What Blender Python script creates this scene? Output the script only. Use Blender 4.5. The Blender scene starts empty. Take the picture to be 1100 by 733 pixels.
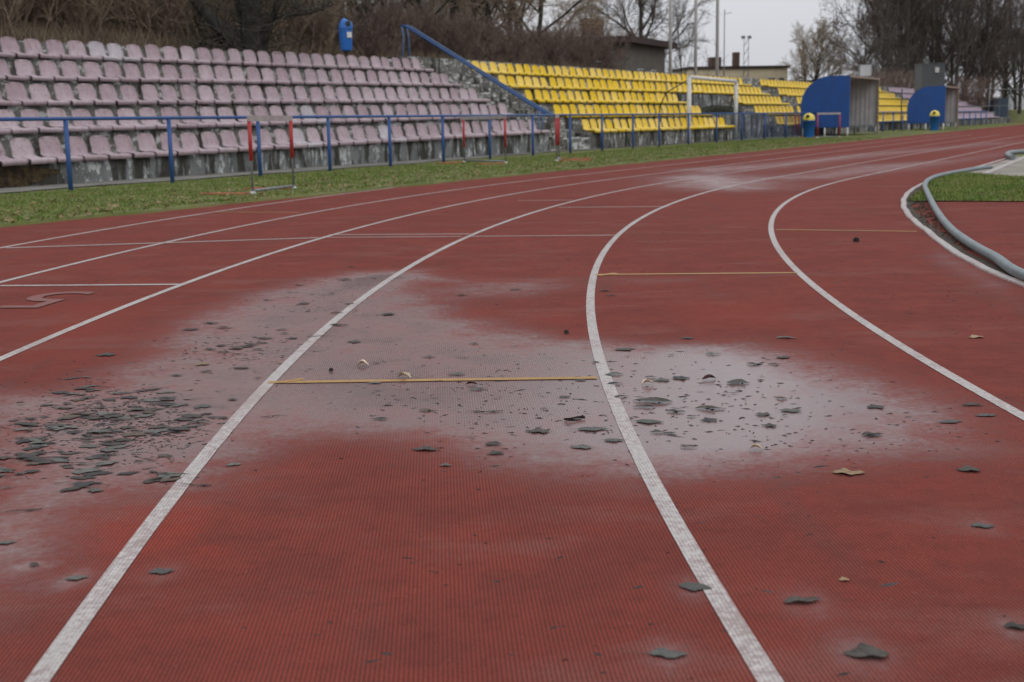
import bpy, math, random
import numpy as np
from mathutils import Vector, Matrix
rnd = random.Random(11)
PI = math.pi
scene = bpy.context.scene
COL = scene.collection

# ------------------------------------------------------------------ survey of the place (metres, camera foot = origin)
FPX, HZ, ROLL, EYE = 1360.17, 131.648, -0.019, 0.916
PIT = math.atan((366.5-HZ)/FPX)
def at(px, py, z=0.0):                         # point of the ground (height z) seen at a pixel of the 1100 x 733 photo
    x, y = px-550, py-366.5
    c, s = math.cos(ROLL), math.sin(ROLL)
    x, y = c*x+s*y, -s*x+c*y
    fw = FPX*math.cos(PIT)-y*math.sin(PIT); up = -FPX*math.sin(PIT)-y*math.cos(PIT)
    t = (z-EYE)/up
    return Vector((x*t, fw*t, z))
def away(px, depth, z=0.0, py=100):                     # point at a bearing and a distance
    x, y = px-550, py-366.5
    c, s = math.cos(ROLL), math.sin(ROLL)
    x, y = c*x+s*y, -s*x+c*y
    return Vector((x/(FPX*math.cos(PIT)-y*math.sin(PIT))*depth, depth, z))

# ------------------------------------------------------------------ helpers
def tag(o, label=None, cat=None, group=None, kind=None):
    if label: o['label'] = label
    if cat: o['category'] = cat
    if group: o['group'] = group
    if kind: o['kind'] = kind
    return o
def empty(name, loc=(0,0,0), rz=0.0):
    o = bpy.data.objects.new(name, None); COL.objects.link(o)
    o.location = loc; o.rotation_euler = (0,0,rz); o.empty_display_size = .2
    return o
class MB:
    def __init__(s): s.v=[]; s.f=[]; s.sm=[]
    def add(s, vs, fs, smooth=False):
        n=len(s.v); s.v += [tuple(p) for p in vs]
        s.f += [tuple(i+n for i in f) for f in fs]; s.sm += [smooth]*len(fs); return s
    def box(s, o, a, b, c):                     # corner and three edge vectors
        o,a,b,c = Vector(o),Vector(a),Vector(b),Vector(c)
        if a.cross(b).dot(c) < 0: a,b = b,a
        p=[o,o+a,o+a+b,o+b,o+c,o+a+c,o+a+b+c,o+b+c]
        return s.add(p,[(0,3,2,1),(4,5,6,7),(0,1,5,4),(1,2,6,5),(2,3,7,6),(3,0,4,7)])
    def cbox(s, c, sx, sy, sz):
        return s.box((c[0]-sx/2,c[1]-sy/2,c[2]-sz/2),(sx,0,0),(0,sy,0),(0,0,sz))
    def bbox(s, c, sx, sy, sz, b=.01):          # box with chamfered edges
        x,y,z=sx/2,sy/2,sz/2; vs=[]; 
        rings=[(-z,x-b,y-b),(-z+b,x,y),(z-b,x,y),(z,x-b,y-b)]
        for (zz,xx,yy) in rings:
            q=min(b,xx*.4,yy*.4)
            for (px,py) in ((-xx+q,-yy),(xx-q,-yy),(xx,-yy+q),(xx,yy-q),(xx-q,yy),(-xx+q,yy),(-xx,yy-q),(-xx,-yy+q)):
                vs.append((c[0]+px,c[1]+py,c[2]+zz))
        fs=[tuple(range(7,-1,-1)),tuple(range(24,32))]
        for r in range(3):
            for i in range(8):
                j=(i+1)%8; fs.append((r*8+i,r*8+j,r*8+8+j,r*8+8+i))
        return s.add(vs,fs)
    def tube(s, pts, r, n=8, caps=True):
        pts=[Vector(p) for p in pts]; rs = r if isinstance(r,(list,tuple)) else [r]*len(pts)
        vs=[]; u=None
        for i,p in enumerate(pts):
            d=(pts[min(i+1,len(pts)-1)]-pts[max(i-1,0)])
            if d.length<1e-9: d=Vector((0,0,1))
            d.normalize()
            if u is None:
                u=d.cross(Vector((0,0,1)) if abs(d.z)<.9 else Vector((1,0,0))).normalized()
            else:
                u=(u-d*u.dot(d))
                u=u.normalized() if u.length>1e-6 else d.orthogonal().normalized()
            w=d.cross(u)
            for k in range(n):
                a=2*PI*k/n; vs.append(p+(u*math.cos(a)+w*math.sin(a))*rs[i])
        fs=[]
        for i in range(len(pts)-1):
            for k in range(n):
                j=(k+1)%n; fs.append((i*n+k,i*n+j,(i+1)*n+j,(i+1)*n+k))
        s.add(vs,fs,True)
        if caps:
            m=len(s.v)-len(vs); s.f += [tuple(m+k for k in range(n-1,-1,-1)), tuple(m+(len(pts)-1)*n+k for k in range(n))]; s.sm += [False,False]
        return s
    def lathe(s, prof, n=24, c=(0,0,0)):        # profile of (radius, height)
        vs=[];fs=[]
        for (r,z) in prof:
            for k in range(n):
                a=2*PI*k/n; vs.append((c[0]+r*math.cos(a),c[1]+r*math.sin(a),c[2]+z))
        for i in range(len(prof)-1):
            for k in range(n):
                j=(k+1)%n; fs.append((i*n+k,i*n+j,(i+1)*n+j,(i+1)*n+k))
        return s.add(vs,fs,True)
    def mesh(s, name):
        me=bpy.data.meshes.new(name); me.from_pydata(s.v,[],s.f)
        me.polygons.foreach_set('use_smooth', s.sm); me.update(); return me
    def build(s, name, m, parent=None, loc=None):
        return link(name, s.mesh(name), m, parent, loc)
def link(name, me, m=None, parent=None, loc=None):
    if m and not me.materials: me.materials.append(m)
    o=bpy.data.objects.new(name, me); COL.objects.link(o)
    if parent: o.parent=parent
    if loc is not None: o.location=loc
    return o
def kids(o): return [c for c in bpy.data.objects if c.parent==o]
def copy_tree(o, parent=None):
    ch=[c for c in o.children]
    c=o.copy(); COL.objects.link(c); c.parent=parent
    for k in ch: copy_tree(k, c)
    return c

# ------------------------------------------------------------------ node materials
class NT:
    def __init__(s, name):
        s.m=bpy.data.materials.new(name); s.m.use_nodes=True; s.t=s.m.node_tree
        s.b=s.t.nodes['Principled BSDF']; s.pos=None
    def n(s, typ, **kw):
        nd=s.t.nodes.new(typ)
        for k,v in kw.items():
            if k.startswith('i_'):
                nd.inputs[k[2:].replace('_',' ')].default_value=v
            else: setattr(nd,k,v)
        return nd
    def l(s, a, b): s.t.links.new(a,b)
    def P(s):
        if s.pos is None: s.pos=s.n('ShaderNodeNewGeometry').outputs['Position']
        return s.pos
    def obj(s):
        return s.n('ShaderNodeTexCoord').outputs['Object']
    def map(s, vec, scale=(1,1,1), rot=(0,0,0), loc=(0,0,0)):
        m=s.n('ShaderNodeMapping'); m.inputs['Scale'].default_value=scale; m.inputs['Rotation'].default_value=rot; m.inputs['Location'].default_value=loc
        s.l(vec,m.inputs['Vector']); return m.outputs[0]
    def noise(s, vec, scale, detail=4, rough=.55):
        nd=s.n('ShaderNodeTexNoise'); nd.inputs['Scale'].default_value=scale; nd.inputs['Detail'].default_value=detail; nd.inputs['Roughness'].default_value=rough
        s.l(vec,nd.inputs['Vector']); return nd.outputs['Fac']
    def ramp(s, fac, lo, hi, a=0., b=1.):
        nd=s.n('ShaderNodeMapRange'); nd.interpolation_type='SMOOTHSTEP'
        nd.inputs['From Min'].default_value=lo; nd.inputs['From Max'].default_value=hi; nd.inputs['To Min'].default_value=a; nd.inputs['To Max'].default_value=b
        s.l(fac,nd.inputs['Value']); return nd.outputs[0]
    def mix(s, fac, a, b):
        nd=s.n('ShaderNodeMix'); nd.data_type='RGBA'
        for sock,val in ((nd.inputs['Factor'],fac),(nd.inputs[6],a),(nd.inputs[7],b)):
            if isinstance(val,(int,float)): sock.default_value=val
            elif isinstance(val,(tuple,list)): sock.default_value=(*val[:3],1)
            else: s.l(val,sock)
        return nd.outputs[2]
    def math(s, op, a, b=0.):
        nd=s.n('ShaderNodeMath'); nd.operation=op
        for i,val in enumerate((a,b)):
            if isinstance(val,(int,float)): nd.inputs[i].default_value=val
            else: s.l(val,nd.inputs[i])
        return nd.outputs[0]
    def attr(s, name):
        return s.n('ShaderNodeAttribute', attribute_name=name).outputs['Fac']
    def bump(s, h, strength=.3, dist=.01):
        nd=s.n('ShaderNodeBump'); nd.inputs['Distance'].default_value=dist
        if isinstance(strength,(int,float)): nd.inputs['Strength'].default_value=strength
        else: s.l(strength, nd.inputs['Strength'])
        s.l(h,nd.inputs['Height']); s.l(nd.outputs[0],s.b.inputs['Normal'])
    def out(s, color=None, rough=.6, metal=0., spec=.5):
        for nm,val in (('Base Color',color),('Roughness',rough),('Metallic',metal),('Specular IOR Level',spec)):
            if val is None: continue
            if isinstance(val,(tuple,list)): s.b.inputs[nm].default_value=(*val[:3],1)
            elif isinstance(val,(int,float)): s.b.inputs[nm].default_value=val
            else: s.l(val,s.b.inputs[nm])
        return s.m
def simple(name, c1, c2=None, rough=.6, scale=6., metal=0., spec=.4, fine=60., bump=.0, perobj=0.):
    t=NT(name); p=t.P()
    c2 = c2 or tuple(x*.7 for x in c1)
    f=t.ramp(t.noise(p,scale,5),.35,.68)
    col=t.mix(f,c1,c2)
    g=t.ramp(t.noise(p,fine,3),.4,.7,0,.35)
    col=t.mix(g,col,tuple(x*.6 for x in c2))
    if perobj:
        oi=t.n('ShaderNodeObjectInfo'); hs=t.n('ShaderNodeHueSaturation')
        t.l(t.ramp(oi.outputs['Random'],0,1,1-perobj,1+perobj),hs.inputs['Value']); t.l(t.ramp(oi.outputs['Random'],0,1,1.12,.82),hs.inputs['Saturation']); t.l(col,hs.inputs['Color']); col=hs.outputs[0]
    if bump: t.bump(t.noise(p,fine,4),bump,.01)
    return t.out(col,rough,metal,spec)

M={}
M['blue']=simple('blue_paint',(.022,.075,.25),(.03,.085,.22),.5,3,fine=40,bump=.05)
M['blue_dk']=simple('dark_blue_paint',(.016,.080,.30),(.02,.072,.25),.55,2,fine=25)
M['blue_bin']=simple('blue_plastic',(.02,.14,.46),(.025,.13,.40),.4,4)
M['rust_blue']=simple('aged_blue_paint',(.05,.11,.24),(.12,.15,.2),.6,9,fine=50)
M['red']=simple('red_paint',(.42,.03,.028),(.34,.03,.028),.5,8)
M['orange']=simple('orange_red_steel',(.40,.075,.03),(.26,.07,.04),.6,8)
M['white']=simple('white_paint',(.66,.65,.62),(.52,.51,.49),.5,8)
M['zinc']=simple('galvanised_steel',(.26,.27,.28),(.19,.2,.21),.5,12,metal=.5)
M['board']=simple('pale_hurdle_board',(.38,.34,.33),(.30,.26,.25),.6,6)
M['dark']=simple('dark_metal',(.025,.027,.03),(.035,.035,.035),.6,10)
M['corr']=simple('grey_sheet_metal',(.55,.53,.52),(.46,.44,.42),.6,3)
M['corr_dk']=simple('dark_sheet_metal',(.085,.095,.105),(.07,.08,.09),.6,3)
M['timber']=simple('weathered_timber',(.3,.24,.18),(.22,.17,.13),.8,8)
M['yellow_lid']=simple('yellow_plastic_lid',(.75,.62,.08),(.68,.55,.08),.4,4)
M['pole']=simple('pale_steel_pole',(.52,.51,.48),(.45,.44,.42),.55,3)
M['bark']=simple('dark_bark',(.045,.038,.03),(.075,.066,.05),.9,5,fine=30,bump=.4)
M['bark_black']=simple('wet_black_bark',(.020,.018,.014),(.036,.032,.024),.9,5,fine=30,bump=.4)
M['bark_green']=simple('mossy_bark',(.035,.034,.022),(.06,.056,.04),.9,5,fine=30,bump=.4)
M['twig']=simple('dark_twigs',(.085,.07,.058),(.12,.10,.08),.9,3)
M['twig_tan']=simple('tan_twigs',(.40,.32,.22),(.30,.235,.16),.9,3)
M['twig_red']=simple('red_brown_twigs',(.195,.138,.112),(.135,.097,.08),.9,1.5)
M['twig_br']=simple('brown_twigs',(.31,.235,.165),(.21,.16,.115),.9,1.2)
M['deadleaf']=simple('clinging_brown_leaves',(.16,.085,.06),(.11,.06,.045),.9,1)
M['hedge']=simple('evergreen_leaves',(.03,.035,.018),(.05,.05,.028),.8,2)
M['cream']=simple('cream_render',(.74,.63,.44),(.66,.55,.38),.9,1.2)
M['greywall']=simple('grey_render',(.13,.12,.10),(.10,.09,.08),.9,1.2)
M['blockwall']=simple('grey_concrete_panels',(.15,.145,.135),(.12,.115,.11),.9,.6)
M['roof']=simple('brown_roofing',(.05,.03,.027),(.04,.026,.024),.85,2)
M['brick']=simple('brown_brick',(.12,.075,.055),(.09,.055,.04),.9,4)
M['glass']=simple('dark_window_glass',(.03,.035,.04),(.04,.045,.05),.15,1)
M['palewall']=simple('pale_wall',(.5,.5,.5),(.45,.45,.45),.9,1)
M['hose']=simple('grey_green_hose',(.165,.20,.205),(.125,.155,.16),.45,7,fine=80,bump=.06)
M['mesh']=simple('blue_mesh_wire',(.03,.07,.16),(.03,.07,.16),.6,5)

def seat_mat(name,c1,c2,dirt,v0=.88,v1=1.08):
    t=NT(name); o=t.obj(); p=t.P()
    oi=t.n('ShaderNodeObjectInfo')
    col=t.mix(t.ramp(t.noise(p,5,5),.3,.7),c1,c2)
    col=t.mix(t.ramp(t.noise(p,22,5),.5,.75,0,.6),col,dirt); col=t.mix(t.ramp(t.noise(t.map(p,(9,9,2.5)),1.5,5,.7),.52,.7,0,.55),col,dirt)
    hs=t.n('ShaderNodeHueSaturation'); t.l(t.ramp(oi.outputs['Random'],0,1,v0,v1),hs.inputs['Value']); t.l(t.ramp(oi.outputs['Random'],0,1,1.06,.88),hs.inputs['Saturation']); t.l(col,hs.inputs['Color'])
    return t.out(hs.outputs[0],.55,0,.35)
M['pink']=seat_mat('faded_pink_plastic',(.405,.315,.335),(.345,.255,.275),(.18,.14,.135))
M['bleached']=seat_mat('bleached_plastic',(.42,.38,.40),(.36,.31,.33),(.22,.2,.2))
M['yellow']=seat_mat('yellow_plastic',(.76,.53,.014),(.68,.45,.012),(.46,.28,.03),.95,1.05)
M['lilac']=seat_mat('lilac_plastic',(.36,.28,.33),(.3,.22,.27),(.2,.15,.17))

def concrete(name, base, flake, moss, flake_lo, moss_lo, vert=1.0, sq=(5,5,1.7)):
    t=NT(name); p=t.P()
    a=t.noise(p,1.1,6,.65); b=t.noise(t.map(p,sq),1.0,6,.7); c=t.noise(p,9,6,.7); d=t.noise(t.map(p,(2.2,2.2,.55),loc=(7,3,1)),1.3,5,.6)
    col=t.mix(t.ramp(a,.3,.7),base,tuple(x*.62 for x in base))
    col=t.mix(t.ramp(t.math('ADD',t.math('MULTIPLY',b,.65),t.math('MULTIPLY',c,.35)),flake_lo,flake_lo+.07),col,flake)
    col=t.mix(t.ramp(d,moss_lo,moss_lo+.10,0,.9),col,moss)
    col=t.mix(t.ramp(t.noise(p,28,5,.7),.5,.72,0,.6),col,tuple(x*.35 for x in base))
    t.bump(t.math('ADD',b,t.math('MULTIPLY',c,.6)),.7,.03)
    return t.out(col,.9,0,.2)
M['wall']=concrete('weathered_wall_concrete',(.21,.215,.21),(.52,.53,.52),(.03,.027,.018),.515,.475)
M['wall_dk']=concrete('flaking_wall_concrete',(.16,.155,.14),(.52,.52,.50),(.022,.02,.014),.515,.49)
M['step']=concrete('mossy_step_concrete',(.19,.185,.165),(.52,.52,.50),(.03,.026,.018),.505,.53,1,(2.2,2.2,6.5))
M['stair']=concrete('broken_stair_stone',(.21,.205,.18),(.55,.55,.53),(.03,.026,.018),.50,.50,1,(1.6,1.6,9))
M['path']=concrete('old_paving',(.2,.19,.165),(.26,.25,.22),(.06,.065,.03),.6,.58)
M['slab']=concrete('concrete_runup',(.30,.27,.225),(.34,.31,.26),(.16,.15,.10),.62,.66)
def hole_mat():
    t=NT('crumbled_dark_soil'); p=t.P()
    col=t.mix(t.ramp(t.noise(p,9,5),.35,.65),(.03,.022,.014),(.075,.055,.03)); t.bump(t.noise(p,14,5),1,.05)
    return t.out(col,.95,0,.1)
M['hole']=hole_mat()

# ------------------------------------------------------------------ wet patches on the track (shape of the water film on the surface)
def poly_sd(P, poly):                           # signed distance, negative inside
    poly=np.array(poly); n=len(poly); d=np.full(len(P),1e9); ins=np.zeros(len(P),bool)
    for i in range(n):
        a=poly[i]; b=poly[(i+1)%n]; e=b-a; w=P-a
        t=np.clip((w@e)/(e@e+1e-12),0,1); d=np.minimum(d,np.hypot(*(w-t[:,None]*e).T))
        c=((a[1]<=P[:,1])&(b[1]>P[:,1]))|((b[1]<=P[:,1])&(a[1]>P[:,1]))
        xx=a[0]+(P[:,1]-a[1])/(b[1]-a[1] if abs(b[1]-a[1])>1e-9 else 1e-9)*e[0]
        ins^=c&(P[:,0]<xx)
    return np.where(ins,-d,d)
def G(pts): return [tuple(at(x,y)[:2]) for x,y in pts]
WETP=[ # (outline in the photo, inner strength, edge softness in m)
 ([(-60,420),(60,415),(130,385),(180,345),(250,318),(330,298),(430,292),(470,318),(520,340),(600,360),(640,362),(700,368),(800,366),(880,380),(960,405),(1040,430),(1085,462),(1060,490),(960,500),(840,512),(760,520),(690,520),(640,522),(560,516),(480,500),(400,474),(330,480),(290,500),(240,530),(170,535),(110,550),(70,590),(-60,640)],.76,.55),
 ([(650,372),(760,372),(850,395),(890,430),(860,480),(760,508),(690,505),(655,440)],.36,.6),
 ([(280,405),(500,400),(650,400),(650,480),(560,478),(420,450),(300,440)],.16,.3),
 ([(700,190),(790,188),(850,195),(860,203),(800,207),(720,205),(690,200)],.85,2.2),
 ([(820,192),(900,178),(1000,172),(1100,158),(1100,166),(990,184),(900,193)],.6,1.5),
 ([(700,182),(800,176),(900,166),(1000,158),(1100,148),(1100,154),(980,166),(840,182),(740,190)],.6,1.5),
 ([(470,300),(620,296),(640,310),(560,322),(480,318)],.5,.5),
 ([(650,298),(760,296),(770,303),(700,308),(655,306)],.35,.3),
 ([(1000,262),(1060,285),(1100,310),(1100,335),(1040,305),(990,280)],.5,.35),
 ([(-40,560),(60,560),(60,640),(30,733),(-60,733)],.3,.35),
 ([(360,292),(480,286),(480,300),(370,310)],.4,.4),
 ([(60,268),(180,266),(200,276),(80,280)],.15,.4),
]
FRESHP=[([(80,560),(140,540),(215,532),(232,545),(205,580),(150,600),(90,595)],1.,.10),([(195,585),(240,585),(245,600),(205,605)],.8,.06),
 ([(520,340),(620,330),(640,350),(560,352)],.55,.3),([(0,330),(120,318),(190,330),(140,370),(0,400)],.5,.5),([(700,318),(860,322),(880,355),(720,350)],.5,.4),([(560,545),(700,530),(740,570),(640,580)],.3,.2)]
HALO=[]
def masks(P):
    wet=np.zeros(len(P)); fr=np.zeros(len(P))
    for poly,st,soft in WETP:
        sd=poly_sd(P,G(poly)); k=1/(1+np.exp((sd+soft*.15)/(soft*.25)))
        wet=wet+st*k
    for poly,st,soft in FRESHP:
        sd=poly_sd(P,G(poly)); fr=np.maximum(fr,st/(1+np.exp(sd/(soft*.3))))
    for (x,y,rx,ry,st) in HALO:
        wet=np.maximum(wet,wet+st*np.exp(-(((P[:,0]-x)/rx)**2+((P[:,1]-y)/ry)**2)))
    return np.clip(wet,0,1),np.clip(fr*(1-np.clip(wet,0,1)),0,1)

def ridges(t, p):
    """corrugated print of the sprayed track surface: two sets of 8 mm ribs"""
    q=t.map(p,(1,1,1),(0,0,-.055))
    w1=t.n('ShaderNodeTexWave'); w1.bands_direction='X'; w1.inputs['Scale'].default_value=38; w1.inputs['Distortion'].default_value=1.4; w1.inputs['Detail'].default_value=1; w1.inputs['Detail Scale'].default_value=3; t.l(q,w1.inputs['Vector'])
    w2=t.n('ShaderNodeTexWave'); w2.bands_direction='Y'; w2.inputs['Scale'].default_value=30; w2.inputs['Distortion'].default_value=3.; w2.inputs['Detail'].default_value=1; w2.inputs['Detail Scale'].default_value=3; t.l(q,w2.inputs['Vector'])
    gr=t.noise(p,190,3,.7)
    return t.math('ADD',t.math('ADD',t.math('MULTIPLY',w1.outputs['Fac'],.62),t.math('MULTIPLY',w2.outputs['Fac'],.14)),t.math('MULTIPLY',gr,.24))
def track_mat():
    t=NT('red_track_surface'); p=t.P(); wet0=t.attr('wet'); fresh=t.attr('fresh')
    n1=t.noise(p,.55,5,.6); n2=t.noise(p,3.2,6,.65); n3=t.noise(p,160,3,.7); n4=t.noise(p,14,5,.7)
    rd=ridges(t,p)
    # ragged edge of the film: it stays longest in the grooves and hollows
    n5=t.noise(p,45,3,.6)
    e1=t.math('SUBTRACT',t.math('ADD',t.math('ADD',t.math('MULTIPLY',n2,1.5),t.math('MULTIPLY',n4,1.1)),t.math('ADD',t.math('MULTIPLY',n5,.8),t.math('MULTIPLY',n3,.55))),1.975)
    e1=t.math('SUBTRACT',e1,t.math('MULTIPLY',t.math('SUBTRACT',rd,.5),.35))
    def ragged(w,lo,hi):
        k=t.math('MULTIPLY',t.math('MULTIPLY',w,t.math('SUBTRACT',1.3,w)),1.15)
        return t.ramp(t.math('ADD',w,t.math('MULTIPLY',e1,k)),lo,hi)
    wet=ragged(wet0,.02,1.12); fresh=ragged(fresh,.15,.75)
    col=t.mix(t.ramp(t.math('ADD',t.math('MULTIPLY',n1,.35),t.math('MULTIPLY',n2,.65)),.36,.64),(.218,.046,.033),(.168,.039,.029))
    col=t.mix(fresh,col,(.255,.046,.031))
    col=t.mix(t.ramp(n4,.45,.75,0,.35),col,(.09,.027,.022))
    col=t.mix(t.ramp(t.noise(t.map(p,(3,.35,1),(0,0,.1)),1.2,5,.65),.55,.72,0,.35),col,(.12,.055,.048))   # lanes of scuffing
    col=t.mix(t.ramp(t.noise(t.map(p,(.8,1.6,1),loc=(3,9,0)),1.5,6,.7),.50,.68,0,.42),col,(.225,.098,.082))   # dried dust
    col=t.mix(t.math('MULTIPLY',wet,.57),col,(.165,.153,.152))                  # grey silt, with the film's sky reflection put into the colour
    groove=t.ramp(rd,.12,.62,1,0)
    col=t.mix(t.math('MULTIPLY',groove,t.ramp(wet,0,1,.62,.34)),col,(.034,.016,.014))
    col=t.mix(t.ramp(n3,.56,.70,0,.6),col,(.03,.016,.014))
    col=t.mix(t.ramp(t.noise(p,95,2,.5),.70,.76,0,.4),col,(.30,.17,.14))
    rough=t.math('ADD',t.ramp(wet,0,1,.88,.21),t.math('MULTIPLY',t.math('SUBTRACT',n4,.5),.25))
    t.bump(t.math('ADD',rd,t.math('MULTIPLY',n3,.5)),t.ramp(wet,0,1,.55,.16),.003)
    return t.out(col,rough,0,t.ramp(wet,0,1,.07,.62))
def paint_mat(name, c, wear, rib=.09):
    t=NT(name); p=t.P(); rd=ridges(t,p)
    n=t.noise(p,42,5,.75); n2=t.noise(p,1.7,5,.6); n3=t.noise(p,230,2,.6); n4=t.noise(p,9,5,.7)
    k=t.math('ADD',t.math('ADD',t.math('MULTIPLY',n,.42),t.math('MULTIPLY',n2,.30)),t.math('ADD',t.math('MULTIPLY',rd,rib),t.math('MULTIPLY',n4,.28-rib)))
    worn=t.ramp(k,wear-.09,wear+.05,1,0)
    col=t.mix(t.ramp(n2,.3,.7),c,tuple(x*.74 for x in c))
    col=t.mix(t.ramp(n4,.45,.7,0,.4),col,tuple(x*.55 for x in c))
    col=t.mix(t.math('MULTIPLY',worn,.68),col,(.14,.06,.05))
    col=t.mix(t.ramp(n3,.46,.66,0,.6),col,tuple(x*.42 for x in c))
    t.bump(rd,.22*min(1,rib*8),.002)
    return t.out(col,.6,0,.3)
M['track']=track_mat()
M['line']=paint_mat('worn_white_paint',(.54,.50,.47),.512)
M['line_far']=paint_mat('faded_white_paint',(.42,.34,.32),.47)
M['line_y']=paint_mat('worn_yellow_paint',(.44,.25,.075),.46,.05)
M['ghost']=paint_mat('ghost_number_paint',(.222,.056,.042),.53,.02)

def grass_mat(name, c1, c2, c3):
    t=NT(name); p=t.P()
    col=t.mix(t.ramp(t.noise(p,1.2,5),.35,.65),c1,c2); col=t.mix(t.ramp(t.noise(p,3.5,6,.65),.47,.68,0,.9),col,c3)
    return t.out(col,.85,0,.2)
M['grass']=grass_mat('short_winter_grass',(.095,.155,.026),(.15,.19,.045),(.22,.19,.09))
M['turf']=grass_mat('turf_soil',(.10,.115,.03),(.13,.14,.045),(.15,.12,.06))
M['ground']=grass_mat('rough_ground',(.07,.085,.03),(.09,.09,.045),(.09,.07,.045))
M['litter']=grass_mat('leaf_litter_soil',(.10,.075,.052),(.14,.10,.068),(.08,.068,.045))
M['soil']=grass_mat('dark_wet_soil',(.03,.02,.014),(.05,.034,.024),(.06,.05,.03))

# ------------------------------------------------------------------ frames along the straight
class Frame:
    def __init__(s, m, x0, z1, zs, sc=1.):
        s.sc=sc; a=math.atan(m); s.D=Vector((math.sin(a),math.cos(a),0)); s.N=Vector((-s.D.y,s.D.x,0)); s.o=Vector((x0*sc,20*sc,0)); s.z1=EYE-(EYE-z1)*sc if sc!=1 else z1; s.zs=zs; s.rz=math.atan2(s.D.y,s.D.x)
    def g(s, S, p, z=0.): return s.o+s.D*S*s.sc+s.N*p*s.sc+Vector((0,0,z))
    def zk(s, k, S): return s.z1+k*RISE*s.sc+s.zs*S
TREAD, RISE, PITCH = .974, .478, .58
PF=Frame(.5046,-7.9026,.4132,.0093)
YF=Frame(.5632,-8.1566,.5695,0.,1.035)
EDGE0=Vector((-4.96,12.34,0)); EA=math.atan(.512); ED=Vector((math.sin(EA),math.cos(EA),0)); EN=Vector((-ED.y,ED.x,0))
def edge(S, p=0., z=0.): return EDGE0+ED*S+EN*p+Vector((0,0,z))

# ------------------------------------------------------------------ leaves (listed first, because each near one holds a damp halo)
# (px, py, width in px, kind, label)
LEAVES=[
 (930,704,52,'folded','large dark folded leaf, lowest of all near the bottom right edge'),
 (862,647,46,'curled','dark curled leaf with a damp halo right of the middle white line'),
 (718,704,44,'flat_stem','grey flat leaf with a long stalk left of the white line at the bottom'),
 (747,632,38,'flat','grey leaf lying across the left edge of the middle white line'),
 (1040,506,26,'folded','small dark folded leaf at right, below the end of the wet band'),
 (912,509,36,'tan_stem','tan lobed leaf with long dark stalk at the lower edge of the wet patch'),
 (812,484,15,'cream','small cream curled leaf standing up on the wet grey patch'),
 (1056,566,26,'flat_stem','small grey leaf with thin stalk alone at far right on red surface'),
 (1093,675,30,'folded','dark leaf cut off by the right edge near the bottom corner'),
 (906,624,13,'tan','tiny tan leaf on red surface above the dark curled leaf'),
 (174,615,28,'flat','grey oval leaf just right of the left white line'),
 (83,622,26,'flat','pale grey leaf just left of the left white line'),
 (37,608,13,'folded','tiny dark leaf at left between two grey leaves'),
 (8,584,22,'flat','dark round leaf at the left edge, nearest to the bottom corner'),
 (22,550,46,'twig','thin dark twig at the left edge below the leaf heap'),
 (937,468,24,'folded','broken dark leaf with ragged lobes on the right of the wet patch'),
 (940,438,20,'lobed','small lobed dark leaf right of the wet patch centre'),
 (1045,436,24,'curled','thin dark curled leaf just inside the right white line'),
 (1058,447,24,'flat','round dark leaf beside the right white line'),
 (1022,454,28,'flat','flat dark leaf inside the right end of the wet patch'),
 (850,442,24,'flat','flat leaf right of the middle of the wet patch with red scrap below'),
 (819,446,18,'lobed','small dark crumpled leaf in the middle of the wet patch'),
 (826,458,18,'lobed','small pale outlined leaf below the crumpled one on the wet patch'),
 (1048,363,18,'tan','small tan leaf alone on dry red surface at right'),
 (577,464,28,'lobed','dark green leaf with spiky top edge below the yellow mark'),
 (617,452,24,'ring','curled leaf showing as an open dark ring left of the middle line'),
 (637,462,36,'flat','long grey leaf next to the open ring leaf'),
 (624,481,26,'flat','dark flat leaf below the ring leaf left of the middle line'),
 (660,474,24,'flat','grey leaf touching the middle white line from the right'),
 (698,454,32,'flat','long dark leaf right of the middle line, below the pair'),
 (701,432,44,'curled','largest dark curled leaf on the wet patch beside the middle line'),
 (692,438,26,'curled','dark wavy leaf under the largest curled one'),
 (763,440,34,'curled','slender dark leaf in the centre of the wet patch'),
 (793,412,26,'folded','dark leaf with upturned brown end above the wet patch centre'),
 (762,408,18,'maroon','maroon leaf standing on edge at the top of the wet patch'),
 (506,414,14,'maroon','maroon scrap of leaf just under the yellow mark'),
 (696,414,14,'cream','cream leaf scrap at the upper left of the wet patch'),
 (434,407,16,'cream','pale leaf just above the yellow mark'),
 (390,394,14,'cream','cream leaf on the grey area left of centre, above the yellow mark'),
 (218,392,18,'tan_stem','orange brown leaf on the wet area at left, above the heap'),
 (402,412,16,'flat','grey leaf lying on the yellow mark'),
 (520,443,42,'twig','long dark twig with leaf scraps below the yellow mark'),
 (608,359,7,'lump','dark leaf lump just left of the middle line bend'),
 (920,260,8,'lump','small dark lump alone in the inner lane'),
 (355,400,7,'lump','dark leaf lump right of the left line above the yellow mark'),
 (456,484,30,'curled','pale leaf with dark rim at the lower edge of the damp area'),
 (364,350,22,'curled','dark leaf lying across the left white line, upper one'),
 (343,362,26,'twig','thin dark stalk lying across the left white line'),
 (210,522,40,'twig','dark twig crossing the left white line beside the heap'),
 (295,448,30,'twig','thin bent twig just right of the left white line'),
 (250,500,18,'flat','small grey leaf right of the left line, above the bright red patch'),
]
SMALL_C=[(672,376,24),(700,380,14),(721,382,8),(766,381,18),(810,392,18),(832,392,14),(841,385,18),(845,364,24),(739,364,14),(660,403,22),(699,406,14),(710,409,20),(732,407,20),(783,423,22),(661,413,18),(668,427,18),(726,443,22),(743,448,12),(761,452,20),(843,447,9),(840,429,14),(705,465,16),(719,466,16),(644,460,16),(740,481,20)]
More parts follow.
